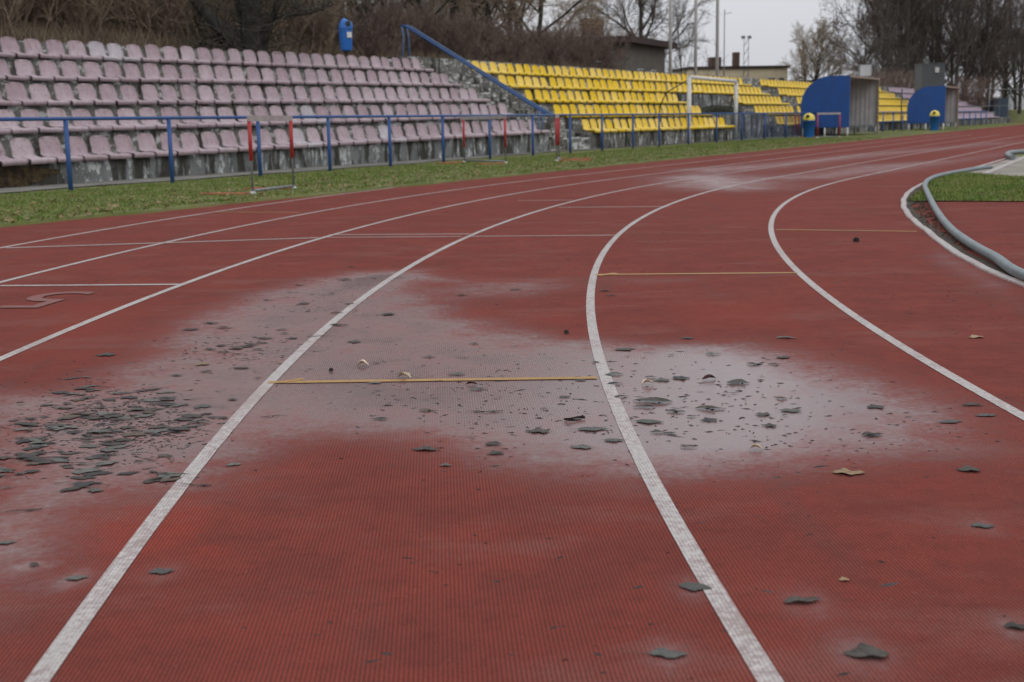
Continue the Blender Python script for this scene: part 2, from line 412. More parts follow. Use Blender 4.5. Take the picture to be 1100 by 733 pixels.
SMALL_M=[(417,338,16),(416,368,16),(460,384,16),(496,385,16),(509,370,12),(490,403,20),(514,419,22),(405,391,10),(459,442,20),(408,451,18),(607,427,15),(530,478,20),(532,488,20),(478,501,14),(623,409,14),(418,339,14),(573,298,8),(496,318,14),(554,312,14),(380,368,16),(650,313,14),(655,318,12),(640,390,9),(590,385,10),(470,410,12),(585,440,10)]
SMALL_L=[(377,287,8),(369,301,18),(389,300,14),(401,299,10),(322,307,12),(315,315,18),(288,323,12),(356,316,10),(326,327,14),(375,327,12),(362,337,16),(303,355,14),(305,359,12),(313,364,14),(285,364,18),(280,369,16),(227,348,18),(241,353,20),(204,355,20),(226,376,16),(209,378,8),(253,381,18),(222,400,14),(258,396,20),(277,407,10),(240,379,16),(262,373,20),(270,371,16),(253,375,18),(113,382,22),(190,404,14),(250,430,12),(238,372,12),(277,376,12)]
HEAP=[(270,150),(370,115),(240,215),(340,235),(460,235),(570,235),(130,275),(280,265),(180,335),(260,300),(430,310),(480,320),(610,310),(660,295),(410,355),(220,395),(310,390),(110,425),(30,460),(60,495),(400,455),(320,515),(640,450),(620,490),(750,275),(820,250),(620,170),(360,165),(510,175),(90,280),(150,360),(450,225),(200,430),(700,195)]
for (x,y,w,k,lab) in LEAVES:
    if y>540 and k not in('tan','twig') and x>20:
        g=at(x,y); wm=w/FPX*g.y
        HALO.append((g.x,g.y,wm*.95,wm*1.45,.55))

# ------------------------------------------------------------------ THE SETTING: ground, track, paint
def sheet(name, pts, z, m):
    me=bpy.data.meshes.new(name); me.from_pydata([(p[0],p[1],z) for p in pts],[],[tuple(range(len(pts)))]); me.update()
    if me.polygons[0].normal.z<0: me.flip_normals()
    o=link(name,me,m); tag(o,kind='structure'); return o
def strip(name, left, right, z, m):
    n=len(left); vs=[(*p[:2],z) for p in left]+[(*p[:2],z) for p in right]
    me=bpy.data.meshes.new(name); me.from_pydata(vs,[],[(i,i+1,n+i+1,n+i) for i in range(n-1)]); me.update()
    if me.polygons[0].normal.z<0: me.flip_normals()
    return link(name,me,m)
sheet('ground',[(-900,-60),(900,-60),(900,1500),(-900,1500)],-.06,M['ground'])

def axis(lo, a, b, hi, fine, grow):
    v=list(np.arange(a,b+1e-6,fine)); st=fine
    while v[-1]<hi: st*=grow; v.append(v[-1]+st)
    st=fine; pre=[]; x=a
    while x>lo: st*=grow; x-=st; pre.append(x)
    return np.array(pre[::-1]+v)
xs=axis(-40,-4.2,4.2,75,.045,1.12); ys=axis(-12,1.6,9.0,125,.045,1.03)
XX,YY=np.meshgrid(xs,ys); P2=np.stack([XX.ravel(),YY.ravel()],1); nx=len(xs); ny=len(ys)
idx=np.arange(nx*ny).reshape(ny,nx)
fc=np.stack([idx[:-1,:-1],idx[:-1,1:],idx[1:,1:],idx[1:,:-1]],-1).reshape(-1,4)
me=bpy.data.meshes.new('running_track'); me.from_pydata(np.c_[P2,np.zeros(len(P2))].tolist(),[],fc.tolist()); me.update()
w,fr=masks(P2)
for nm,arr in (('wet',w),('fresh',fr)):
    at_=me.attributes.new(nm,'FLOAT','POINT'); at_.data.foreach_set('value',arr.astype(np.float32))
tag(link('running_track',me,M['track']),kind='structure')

# lane lines: concentric bend running out into the straight
CX,CY,R0,TH=33.718,4.26,30.943,.479
DT=Vector((math.sin(TH),math.cos(TH),0)); NTn=Vector((-DT.y,DT.x,0)); CC=Vector((CX,CY,0))
def lane_pt(r, s):                               # s<0 on the bend, s>0 on the straight
    if s>=0: return CC+NTn*r+DT*s
    a=s/r; return CC+NTn*(r*math.cos(a))+DT*(r*math.sin(a))
def kerb_r(s):                                  # the kerb strays a little from the true bend
    u=max(0.,min(1.,(-8.5-s)/3.5)); return R0+.115*u*u*(3-2*u)
def lane_line(name, r, s0, s1, wd, m, z=.002, step=.25):
    n=max(2,int((s1-s0)/step)); ss=[s0+(s1-s0)*i/n for i in range(n+1)]
    o=strip(name,[lane_pt(r+wd/2,s) for s in ss],[lane_pt(r-wd/2,s) for s in ss],z,m); tag(o,kind='structure'); return o
for k,(s0,s1,m) in enumerate([(-40,80,'line'),(-45,80,'line'),(-45,7,'line'),(-45,0.5,'line'),(-45,40,'line'),(-45,45,'line'),(-45,6,'line')]):
    if k==0: continue
    lane_line('lane_line',R0+1.22*k,s0,s1,.043,M[m])
lane_line('lane_line',R0+1.22*2,7,60,.05,M['line_far']); lane_line('lane_line',R0+1.22*3,.5,40,.045,M['line_far'])
# low white kerb along the inside
def kerb():
    mb=MB(); ss=[-40+i*.16 for i in range(int(110/.16))]
    prof=[(.026,0.),(.024,.008),(.018,.012),(-.02,.012),(-.028,.008),(-.03,0.)]
    vs=[];n=len(prof)
    for i,s in enumerate(ss):
        jr=.004*math.sin(i*.9)+rnd.uniform(-.003,.003)
        for (o,z) in prof: vs.append(lane_pt(kerb_r(s)+o+jr,s)+Vector((0,0,z+(.001 if z>0 else 0))))
    fs=[(i*n+j,(i+1)*n+j,(i+1)*n+j+1,i*n+j+1) for i in range(len(ss)-1) for j in range(n-1)]
    mb.add(vs,fs); return mb.build('kerb',M['line'])
tag(kerb(),kind='structure')
def cross(name, a, b, wd, m, z=.003):
    a,b=at(*a),at(*b); d=(b-a).normalized(); q=Vector((-d.y,d.x,0))*wd/2
    o=strip(name,[a+q,b+q],[a-q,b-q],z,M[m]); tag(o,kind='structure')
cross('yellow_mark',(288,411.5),(641,406.5),.04,'line_y'); cross('yellow_mark',(300,411.8),(326,408),.03,'line_y',.004)
cross('yellow_mark',(640,295.5),(857,293.5),.045,'line_y'); cross('yellow_mark',(642,296.6),(662,294.2),.05,'line_y',.004)
cross('yellow_mark',(833,247),(985,249),.045,'line_y'); cross('yellow_mark',(228,228),(322,228.7),.045,'line_y')
cross('start_line',(0,307.5),(196,306),.05,'line'); cross('start_line',(6,266.8),(342,255.8),.05,'line')
cross('start_line',(354,252.6),(505,251.8),.05,'line_far'); cross('start_line',(352,255.4),(496,254.6),.04,'line_far'); cross('start_line',(507,254.4),(664,253),.045,'line_far')
cross('start_line',(600,223.2),(712,222.2),.05,'line_far'); cross('start_line',(556,215.8),(615,215.4),.05,'line_far')
# worn lane number, lying along the lane
def number():
    cu=bpy.data.curves.new('lane_number','FONT'); cu.body='5'; cu.size=1.25; cu.resolution_u=4
    tmp=bpy.data.objects.new('lane_number',cu); COL.objects.link(tmp)
    dg=bpy.context.evaluated_depsgraph_get(); me=bpy.data.meshes.new_from_object(tmp.evaluated_get(dg))
    bpy.data.objects.remove(tmp); 
    o=link('lane_number',me,M['ghost']); a=at(112,314.0); o.rotation_euler=(0,0,PI-.12); o.location=(a.x,a.y,.0045); o.scale=(.62,.75,1)
    tag(o,kind='structure')
number()

# grass verge between track and stand, paving strip at the foot of the wall
def verge():
    mb=MB(); vs=[];fs=[]; S=[-14+i*.5 for i in range(260)]
    for s in S:
        wob=.05*math.sin(s*2.1)+.03*math.sin(s*5.3+1)
        for p,z in ((wob-.02,-.01),(wob+.01,.028),(.6,.045),(1.6,.04),(3,.04),(9,.03)):
            vs.append(edge(s,p,z+rnd.uniform(-.004,.004)))
    n=6; fs=[(i*n+j,i*n+j+1,(i+1)*n+j+1,(i+1)*n+j) for i in range(len(S)-1) for j in range(n-1)]
    mb.add(vs,[f[::-1] for f in fs]); me=mb.mesh('verge'); 
    return tag(link('verge',me,M['turf']),kind='structure')
verge()
def paving():
    L=[];Rr=[]
    for i in range(60):
        S=-4+i*1.0
        fr_=PF if S<21 else YF
        L.append(fr_.g(S,.12)); w0=(1.15 if S<10 else max(.3,1.15-(S-10)*.07)); Rr.append(fr_.g(S,-w0+.12*math.sin(S*1.7)))
    o=strip('footpath',L,Rr,.052,M['path']); tag(o,kind='structure')
paving()
def blades(name, pts, h, m, wide=.006):
    vs=[];fs=[]
    for (x,y,z) in pts:
        a=rnd.uniform(0,2*PI); l=h*rnd.uniform(.5,1.3); w_=wide*rnd.uniform(.7,1.4); dx,dy=math.cos(a)*w_,math.sin(a)*w_; b=rnd.uniform(0,2*PI); q=l*rnd.uniform(.2,.9)
        n=len(vs); vs += [(x-dx,y-dy,z),(x+dx,y+dy,z),(x+math.cos(b)*q,y+math.sin(b)*q,z+l)]; fs.append((n,n+1,n+2))
    me=bpy.data.meshes.new(name); me.from_pydata(vs,[],fs); me.update(); return link(name,me,m)
gp_=[]
for i in range(110000):
    s=rnd.random()**1.7*48-3; p=rnd.uniform(-.09,4.6)
    pn=math.sin(s*3.3+math.sin(p*4.1)*2)*math.sin(p*3.7+s*.8)+.6*math.sin(s*9.1+p*6)
    if pn<-.75 and rnd.random()<.75: continue
    if p<.12+.1*math.sin(s*4.7) and rnd.random()<.6: continue
    q=edge(s,p,.035)
    fr_=PF if s<24 else YF
    rel=(q-fr_.o).dot(fr_.N)
    S_=(q-fr_.o).dot(fr_.D)/fr_.sc; w0=(1.1 if S_<10 else max(.3,1.1-(S_-10)*.07))+.25*math.sin(S_*2.3)*math.sin(S_*.9)
    if rel>-w0*.8:
        if rnd.random()<.95 or rel>.0: continue
    gp_.append(q)
for i in range(9000):
    s=45+rnd.random()*60; gp_.append(edge(s,rnd.uniform(0,3.4),.035))
tag(blades('verge_grass',gp_,.034,M['grass'],.009),'short green winter grass growing along the outer edge of the track','grass',kind='stuff')

# infield: red apron (the same sheet), lawn, concrete run-up with white edge
lawn=G([(977,216.8),(1000,216.8),(1100,217.2),(1180,217.4),(1180,192),(1100,191.5),(1050,188),(1033,186.5),(1012,190.5),(1001,196),(992,206)])
sheet('infield_lawn',lawn,.012,M['turf'])
sheet('infield_runup',G([(1036,186.6),(1052,188),(1100,191.5),(1180,192),(1180,150),(1100,166),(1080,173)]),.014,M['slab'])
cross('runup_line',(1058,187.6),(1110,166),.12,'line',.019)
sheet('far_lawn',G([(1085,168.6),(1180,171),(1180,147),(1110,162.5)]),.018,M['turf'])
pl=np.array(lawn); gl=[]
lo,hi=pl.min(0),pl.max(0)
cand=np.array([[rnd.uniform(lo[0],hi[0]),rnd.uniform(lo[1],hi[1])] for _ in range(34000)]); sd=poly_sd(cand,lawn)
gl=[(x,y,.012) for (x,y),d in zip(cand,sd) if d<.03]
tag(blades('infield_grass',gl,.028,M['grass'],.007),'short green lawn inside the hose at the right edge','grass',kind='stuff')
# soil and rotten leaves caught behind the kerb
def caught():
    mb=MB()
    for i in range(420):
        s=rnd.uniform(-10.5,-4.0); q=lane_pt(kerb_r(s)-rnd.uniform(.05,.22),s); r=rnd.uniform(.004,.015)
        a=rnd.uniform(0,6.28); d=Vector((math.cos(a),math.sin(a),0))*r*rnd.uniform(1,2.4); e=Vector((-d.y,d.x,0)).normalized()*r
        top=Vector((rnd.uniform(-.3,.3)*r,0,r*rnd.uniform(.7,1.6)))
        mb.add([q-d,q+e,q+d,q-e,q+top],[(0,1,4),(1,2,4),(2,3,4),(3,0,4)])
    o=mb.build('kerb_debris',M['soil']); tag(o,'dark soil and rotten leaf scraps caught behind the white kerb','soil',kind='stuff')
caught()
ss=[-12+i*.25 for i in range(38)]
o=strip('kerb_soil',[lane_pt(kerb_r(s)-.031,s) for s in ss],[lane_pt(kerb_r(s)-.05-.025*(.5+.5*math.sin(s*3.1))-.05*rnd.random(),s) for s in ss],.006,M['soil']); tag(o,kind='structure')

# ------------------------------------------------------------------ hose
def smooth(pts, n=6):
    pts=[Vector(p) for p in pts]; out=[]
    for i in range(len(pts)-1):
        p0,p1,p2,p3=pts[max(i-1,0)],pts[i],pts[i+1],pts[min(i+2,len(pts)-1)]
        for k in range(n):
            t=k/n; out.append(.5*((2*p1)+(p2-p0)*t+(2*p0-5*p1+4*p2-p3)*t*t+(3*p1-p0-3*p2+p3)*t**3))
    out.append(pts[-1]); return out
hp=[(1100,295.6),(1069,276.6),(1043,262),(1021,245.5),(1006,226.3),(996.5,208),(993.5,199),(998,193),(1010,188.5),(1032,184),(1052,180.8),(1065,179.5)]
HR=.030
tag(MB().tube(smooth([lane_pt(R0+.035-.018*(8-k),-13.4-1.3*(8-k))+Vector((0,0,HR+.012)) for k in range(9)]+[at(x,y,HR+.012) for x,y in hp],8),HR,14).build('hose',M['hose']),'long grey green hose curving along the inner kerb at right','hose')
hp2=[(1088,169),(1083.5,167.4),(1082,165.8),(1085,164.2),(1094,163.2),(1125,161)]
tag(MB().tube(smooth([at(x,y,.07) for x,y in hp2],5),.05,10).build('pipe',M['hose']),'short grey pipe bent round the corner of the far lawn','pipe')

# ------------------------------------------------------------------ fallen leaves
def leaf_mesh(kind, seed):
    r=random.Random(seed); mb=MB(); n=15; L=1.0
    wide={'flat':.27,'flat_stem':.30,'folded':.33,'curled':.2,'tan_stem':.34,'tan':.32,'cream':.4,'lobed':.38,'ring':.2,'maroon':.22}.get(kind,.28)
    lob={'lobed':.32,'tan_stem':.36,'folded':.12}.get(kind,.08)
    fold={'folded':.30,'curled':.38,'ring':.9,'maroon':1.0,'cream':.7,'flat':.05,'flat_stem':.06}.get(kind,.14)
    arch={'curled':.03,'folded':.02,'cream':.2,'ring':.12,'maroon':.06}.get(kind,.008)
    vs=[];fs=[]; ph=r.uniform(0,6)
    for i in range(n):
        t=i/(n-1); x=(t-.5)*L
        ww=wide*1.12*(math.sin(PI*(t**.8))**.95)*(1+lob*math.sin(t*15+ph)+.05*math.sin(t*27+ph*2))+.004; wl=1+.25*math.sin(t*9+ph*1.7)
        zc=arch*math.sin(PI*t)+.006*math.sin(t*8+ph)+.008
        for j,u in enumerate((-1,-.5,0,.5,1)):
            a=fold*abs(u)*(1+.4*math.sin(t*5+ph+u))
            y=u*ww*(wl if u<0 else 2-wl)*math.cos(a*.7)+.03*math.sin(t*4+ph); z=zc+abs(u)*ww*math.sin(a)*.75+.014*math.sin(t*11+u*3+ph)*abs(u)
            vs.append((x,y,max(z,.004)))
    for i in range(n-1):
        for j in range(4): fs.append((i*5+j,i*5+j+1,(i+1)*5+j+1,(i+1)*5+j))
    m=len(vs); vs+=[(x,y,z+.004) for x,y,z in vs]; fs+= [tuple(m+q for q in f[::-1]) for f in fs]
    fs=[f[::-1] for f in fs]
    rim=[j for j in range(5)]+[i*5+4 for i in range(1,n)]+[(n-1)*5+j for j in (3,2,1,0)]+[i*5 for i in range(n-2,0,-1)]
    for a,b in zip(rim,rim[1:]+rim[:1]): fs.append((a,b,b+m,a+m))
    mb.add(vs,fs,True)
    if kind in('flat_stem','tan_stem','lobed','flat'):
        ln=.7 if 'stem' in kind else .25
        mb.tube([(-.48,0,.02),(-.5-ln*.5,.03,.02),(-.5-ln,.0,.035)],[.014,.01,.008],5)
    return mb.mesh('leaf')
def ring_leaf():
    mb=MB(); vs=[];fs=[]; n=22
    for i in range(n):
        a=2*PI*i/n*.94; rr=.46+.05*math.sin(a*3)
        x,y=rr*math.cos(a),rr*.5*math.sin(a)+.1*math.cos(a)
        vs+=[(x,y,.0),(x*1.03,y*1.05,.09+.04*math.sin(a*2))]
    fs=[(2*i,2*i+2,2*i+3,2*i+1) for i in range(n-1)]
    return mb.add(vs,fs,True).mesh('leaf')
def twig_mesh(seed):
    r=random.Random(seed); mb=MB()
    pts=[((i/6-.5),.06*math.sin(i*1.3+seed)+r.uniform(-.03,.03),.02) for i in range(7)]
    mb.tube(pts,[.018,.02,.018,.016,.014,.011,.007],5)
    mb.tube([pts[3],(.12,.10,.03),(.22,.14,.05)],[.012,.01,.006],4)
    mb.add([(-.42,-.05,.012),(-.2,-.09,.02),(-.05,-.04,.05),(-.25,.02,.03)],[(0,1,2,3)])
    return mb.mesh('twig')
def lump_mesh(seed):
    r=random.Random(seed); mb=MB(); n=8
    for q in range(3):
        c=(r.uniform(-.2,.2),r.uniform(-.15,.15)); R_=.35-.07*q
        prof=[(R_,0),(R_*1.05,.12),(R_*.8,.38+.1*q),(R_*.3,.55),(0.01,.58)]
        vs=[];fs=[]
        for (rr,z) in prof:
            for k in range(n): a=2*PI*k/n; j=r.uniform(.75,1.25); vs.append((c[0]+rr*j*math.cos(a),c[1]+rr*j*.8*math.sin(a),z))
        fs=[(i*n+k,i*n+(k+1)%n,(i+1)*n+(k+1)%n,(i+1)*n+k) for i in range(len(prof)-1) for k in range(n)]
        mb.add(vs,fs,False)
    return mb.mesh('leaf')
def leafmat(name,c1,c2,rough):
    t=NT(name); o=t.obj(); oi=t.n('ShaderNodeObjectInfo')
    mp=t.n('ShaderNodeVectorMath'); mp.operation='ADD'; t.l(o,mp.inputs[0]); t.l(oi.outputs['Location'],mp.inputs[1])
    n=t.noise(mp.outputs[0],4,5,.7); n2=t.noise(mp.outputs[0],22,3)
    col=t.mix(t.ramp(n,.35,.65),c1,c2); col=t.mix(t.ramp(n2,.5,.7,0,.5),col,tuple(x*.45 for x in c2))
    w=t.n('ShaderNodeTexWave'); w.bands_direction='DIAGONAL'; w.inputs['Scale'].default_value=3.2; w.inputs['Distortion'].default_value=1.5; t.l(o,w.inputs['Vector'])
    col=t.mix(t.ramp(w.outputs['Fac'],.85,1,0,.25),col,tuple(min(1,x*2.) for x in c1))
    hs=t.n('ShaderNodeHueSaturation'); t.l(t.ramp(oi.outputs['Random'],0,1,.7,1.35),hs.inputs['Value']); t.l(col,hs.inputs['Color'])
    t.bump(n2,.3,.05)
    return t.out(hs.outputs[0],rough,0,.3)
LM={'brown':leafmat('wet_brown_leaf',(.085,.055,.034),(.045,.03,.02),.55),'dark':leafmat('wet_dark_leaf',(.052,.043,.033),(.025,.021,.017),.58),'grey':leafmat('wet_grey_leaf',(.092,.090,.078),(.055,.055,.047),.52),'tan':leafmat('tan_leaf',(.30,.20,.10),(.17,.11,.06),.6),'cream':leafmat('cream_leaf',(.52,.42,.31),(.36,.27,.18),.6),'maroon':leafmat('maroon_leaf',(.055,.010,.010),(.03,.008,.008),.5),'black':leafmat('rotten_leaf',(.02,.016,.014),(.012,.010,.01),.5)}
LMESH={}
def leaf_data(kind, mat, var):
    key=(kind,mat,var)
    if key not in LMESH:
        me={'twig':twig_mesh,'lump':lump_mesh}.get(kind)
        me = me(var+3) if me else (ring_leaf() if kind=='ring' else leaf_mesh(kind,var*17+5))
        me.materials.append(LM[mat]); LMESH[key]=me
    return LMESH[key]
def put_leaf(px,py,wpx,kind,label,group=None,z=.003,rot=None,mat=None,sq=1.):
    g=at(px,py); size=max(wpx/FPX*g.y,.012)
    mat=mat or {'flat':'grey','flat_stem':'grey','folded':'dark','curled':'dark','tan_stem':'tan','tan':'tan','cream':'cream','lobed':'dark','ring':'black','maroon':'maroon','twig':'black','lump':'black'}[kind]
    name='twig' if kind=='twig' else 'leaf'
    o=link(name,leaf_data(kind,mat,rnd.randrange(4)))
    zs={'flat':.4,'flat_stem':.5,'folded':.6,'curled':.55,'lobed':.4,'tan_stem':.6,'twig':.5}.get(kind,1.)
    o.location=(g.x,g.y,z); o.scale=(size,size*sq*rnd.uniform(.75,1.05),size*zs); o.rotation_euler=(0,0,rnd.uniform(-.35,.35)+(PI if rnd.random()<.4 and 'stem' not in kind else 0) if rot is None else rot)
    tag(o,label,'twig' if kind=='twig' else 'leaf',group); return o
for (x,y,w_,k,lab) in LEAVES: put_leaf(x,y,w_*(1.0),k,lab,rot=-.08 if 'stem' in k else None)
KS=['curled','flat','folded','curled','twig','lobed','curled']
for lst,lab,gr in ((SMALL_C,'small dark wet leaf scrap scattered on the grey wet patch right of the middle line','leaf scraps on the wet patch'),
                (SMALL_M,'small dark leaf scrap scattered in the lane around the yellow mark','leaf scraps around the yellow mark'),
                (SMALL_L,'small dark leaf scrap scattered along the wet strip left of the left white line','leaf scraps on the left wet strip')):
    for (x,y,w_) in lst: 
        k=rnd.choice(KS)
        o=put_leaf(x,y,w_,k,lab,gr,mat=rnd.choice(('dark','dark','black','grey','brown')))
        if k=='twig': tag(o,lab.replace('leaf scrap','twig'),'twig',gr.replace('leaf scraps','twigs'))
hl='dark matted wet leaf in the leaf heap beside the left white line'
nh=0
for (zx,zy) in HEAP:
    for j in range(8):
        x=zx/3.667+rnd.gauss(0,15); y=380+zy/3.667+rnd.gauss(0,4.5)
        k=rnd.choice(('flat','flat','curled','folded','flat','lobed','twig')); 
        if j>=5 and rnd.random()<.75: k='twig'
        g=at(x,y)
        o=put_leaf(x,y,rnd.uniform(.028,.085)*FPX/g.y,k,hl,'leaves of the heap',z=.0015+.0025*rnd.random(),rot=rnd.uniform(-.7,.7),mat=rnd.choice(('grey','dark','grey','dark','black','black','brown')) if k!='twig' else 'black')
        o.scale.z*=.6; o.scale.y*=rnd.uniform(.5,1.)
        if k=='twig': tag(o,'thin dark twig lying among the leaf heap beside the left white line','twig','twigs in the leaf heap')

# crumbs and fibres of rotted leaf round the heap and in the wet patches
def crumbs():
    mb=MB(); R=random.Random(21)
    zones=[(125,455,75,28,1100),(260,378,60,16,220),(340,320,60,18,120),(740,430,90,38,210),(520,430,110,40,260),(900,460,120,40,160),(640,600,330,110,70),(1020,310,60,25,60),(560,290,260,30,120)]
    for (cx,cy,sx,sy,n) in zones:
        for i in range(n):
            x,y=R.gauss(cx,sx*.75),R.gauss(cy,sy*.75)
            if y<215 or y>760: continue
            g=at(x,y); L=R.uniform(.0015,.006)*(1+.9*(R.random()<.2)); a=R.uniform(-.9,.9); d=Vector((math.cos(a),math.sin(a),0))*L*R.uniform(1,3.2); e=Vector((-d.y,d.x,0)).normalized()*L*R.uniform(.25,.8); h=Vector((0,0,R.uniform(.001,.0035)))
            mb.add([g-d,g+e,g+d,g-e,g+h+d*R.uniform(-.4,.4)],[(0,3,4),(3,2,4),(2,1,4),(1,0,4)])
    o=mb.build('leaf_crumbs',LM['black']); tag(o,'tiny dark crumbs and fibres of rotted leaf strewn over the track','leaf litter',kind='stuff')
crumbs()
def verge_litter():
    mb=MB(); R=random.Random(33)
    for i in range(1500):
        q=edge(R.random()**1.4*45-3,R.uniform(-.15,3.6)*R.random()**.5,.05); L=R.uniform(.018,.05); a=R.uniform(0,6.28); d=Vector((math.cos(a),math.sin(a),0))*L; e=Vector((-d.y,d.x,0))*R.uniform(.3,.6); u=Vector((0,0,R.uniform(.005,.03)))
        mb.add([q-d,q+e+u,q+d,q-e],[(0,3,2),(0,2,1)])
    o=mb.build('verge_litter',LM['tan']); tag(o,'dry brown leaves lying loose in the grass verge','leaf litter',kind='stuff')
verge_litter()
# ------------------------------------------------------------------ THE STAND
def steps_block(parent, fr, s0, s1, rows, name='step', first=0):
    for k in rows:
        mb=MB(); n=max(1,int((s1-s0)/1.0)); p0=k*TREAD+.05; p1=(k+1)*TREAD+.05
        vs=[];fs=[]
        for i in range(n+1):
            s=s0+(s1-s0)*i/n; zt=fr.zk(k,s)-.012; j=rnd.uniform(-.012,.012)
            zb = -.05 if k==0 else fr.zk(k-1,s)-.10
            vs += [fr.g(s,p0+j,zb),fr.g(s,p0+j,zt-.03),fr.g(s,p0+.03+j,zt),fr.g(s,p1+.02,zt),fr.g(s,p1+.02,zb)]
        m=5
        for i in range(n):
            for q in range(m): 
                a,b=i*m+q,i*m+(q+1)%m; fs.append((a,b,b+m,a+m))
        fs += [tuple(range(m)),tuple(n*m+q for q in range(m-1,-1,-1))]
        mb.add(vs,[f[::-1] for f in fs]); mb.build('front_wall' if k==0 else name, M['wall' if (k==0 and fr is PF) else ('wall_dk' if k==0 else 'step')], parent)
stand=empty('grandstand',PF.g(0,0)); tag(stand,'long low weathered concrete grandstand with stepped rows along the straight','grandstand')
stand.location=(0,0,0)
steps_block(stand,PF,-6,20.35,range(5))
steps_block(stand,YF,21.75,34.65,range(0,3)); steps_block(stand,YF,21.75,48.05,range(3,5)); steps_block(stand,YF,41.2,48.05,range(0,3))
steps_block(stand,YF,50.75,77.6,range(5)); steps_block(stand,YF,79.2,108,range(5))
def landing(fr,s0,s1,d=2.2):
    mb=MB(); n=12; vs=[]
    for i in range(n+1):
        s=s0+(s1-s0)*i/n; z=fr.zk(5,s)-.012
        if fr is PF: z-=.08
        vs += [fr.g(s,5*TREAD+.05+rnd.uniform(-.01,.01),z-.6),fr.g(s,5*TREAD+.05,z),fr.g(s,5*TREAD+d,z)]
    q=fr.g(s0,5*TREAD+d,fr.zk(5,s0)-.7); vs.append(q)
    mb.add(vs,[(i*3+j,(i+1)*3+j,(i+1)*3+j+1,i*3+j+1) for i in range(n) for j in range(2)]+[(0,1,2,len(vs)-1)]); mb.build('landing',M['step'],stand)
landing(PF,-6,20.35); landing(YF,19.4,108)
def stairs(name, corner, d_len, D, N, z_of, n=10):
    for i in range(n):
        mb=MB(); z0=z_of(i); w_=TREAD/2
        j=rnd.uniform(-.02,.02)
        o_=corner+N*(i*w_+.05)
        mb.box(o_+Vector((0,0,-.05)),D*d_len,N*(w_+.02),(0,0,z0+.05+j))
        # broken coping stones on the tread
        for q in range(5):
            if rnd.random()<.75: 
                L_=rnd.uniform(.2,.6); c=o_+D*(rnd.uniform(.02,d_len-L_-.02))+N*rnd.uniform(-.05,.12); mb.box(c+Vector((0,0,z0+j-.06+.003*q)),D*L_+N*rnd.uniform(-.05,.05),N*rnd.uniform(.12,.26),(0,0,rnd.uniform(.07,.15)))
        mb.build('stair',M['stair'],stand)
c0=PF.g(20.36,0); c1=YF.g(21.74,0); Dv=(c1-c0); ln=Dv.length; Dv.normalize()
stairs('stair',c0,ln,Dv,PF.N,lambda i:.12+ (i+1)*RISE/2)
stairs('stair',YF.g(48.06,0),2.77,YF.D,YF.N,lambda i:.1+(i+1)*RISE/2)
stairs('stair',YF.g(77.62,0),1.62,YF.D,YF.N,lambda i:.1+(i+1)*RISE/2)
# passage between the blocks: cheek walls, slatted back wall
nz=YF.zk(2,0)
mb=MB(); mb.box(YF.g(34.66,3*TREAD-.02,-.05),YF.D*6.74,YF.N*.06,(0,0,YF.zk(3,0)-.02))
for i in range(26): mb.box(YF.g(34.75+i*.25,3*TREAD-.05,.9),YF.D*.15,YF.N*.03,(0,0,YF.zk(3,0)-1.0))
mb.build('passage_wall',M['wall'],stand)
mb=MB(); mb.box(YF.g(34.67,.8,-.05),YF.D*6.72,YF.N*.2,(0,0,1.15)); mb.build('passage_wall',M['wall_dk'],stand)
# crumbled hole in the near end of the front wall
def hole():
    mb=MB(); c=PF.g(.12,.05,.2); n=22; vs=[c+PF.N*-.012]
    for i in range(n):
        a=2*PI*i/n; rx=.92*(1+.14*math.sin(3*a+1)+.1*math.sin(7*a)); rz=.175*(1+.12*math.sin(4*a)+.1*math.sin(9*a))
        vs.append(c+PF.D*(rx*math.cos(a))+Vector((0,0,rz*math.sin(a)+.03))-PF.N*rnd.uniform(.012,.03))
    vs2=[c+PF.D*((v-c).dot(PF.D)*.97)+Vector((0,0,(v-c).z*.97))+PF.N*.06 for v in vs[1:]]
    m=len(vs); mb.add(vs+vs2,[(0,1+i,1+(i+1)%n) for i in range(n)]+[(1+i,m+i,m+(i+1)%n,1+(i+1)%n) for i in range(n)])
    mb.build('crumbled_patch',M['hole'],stand)
hole()

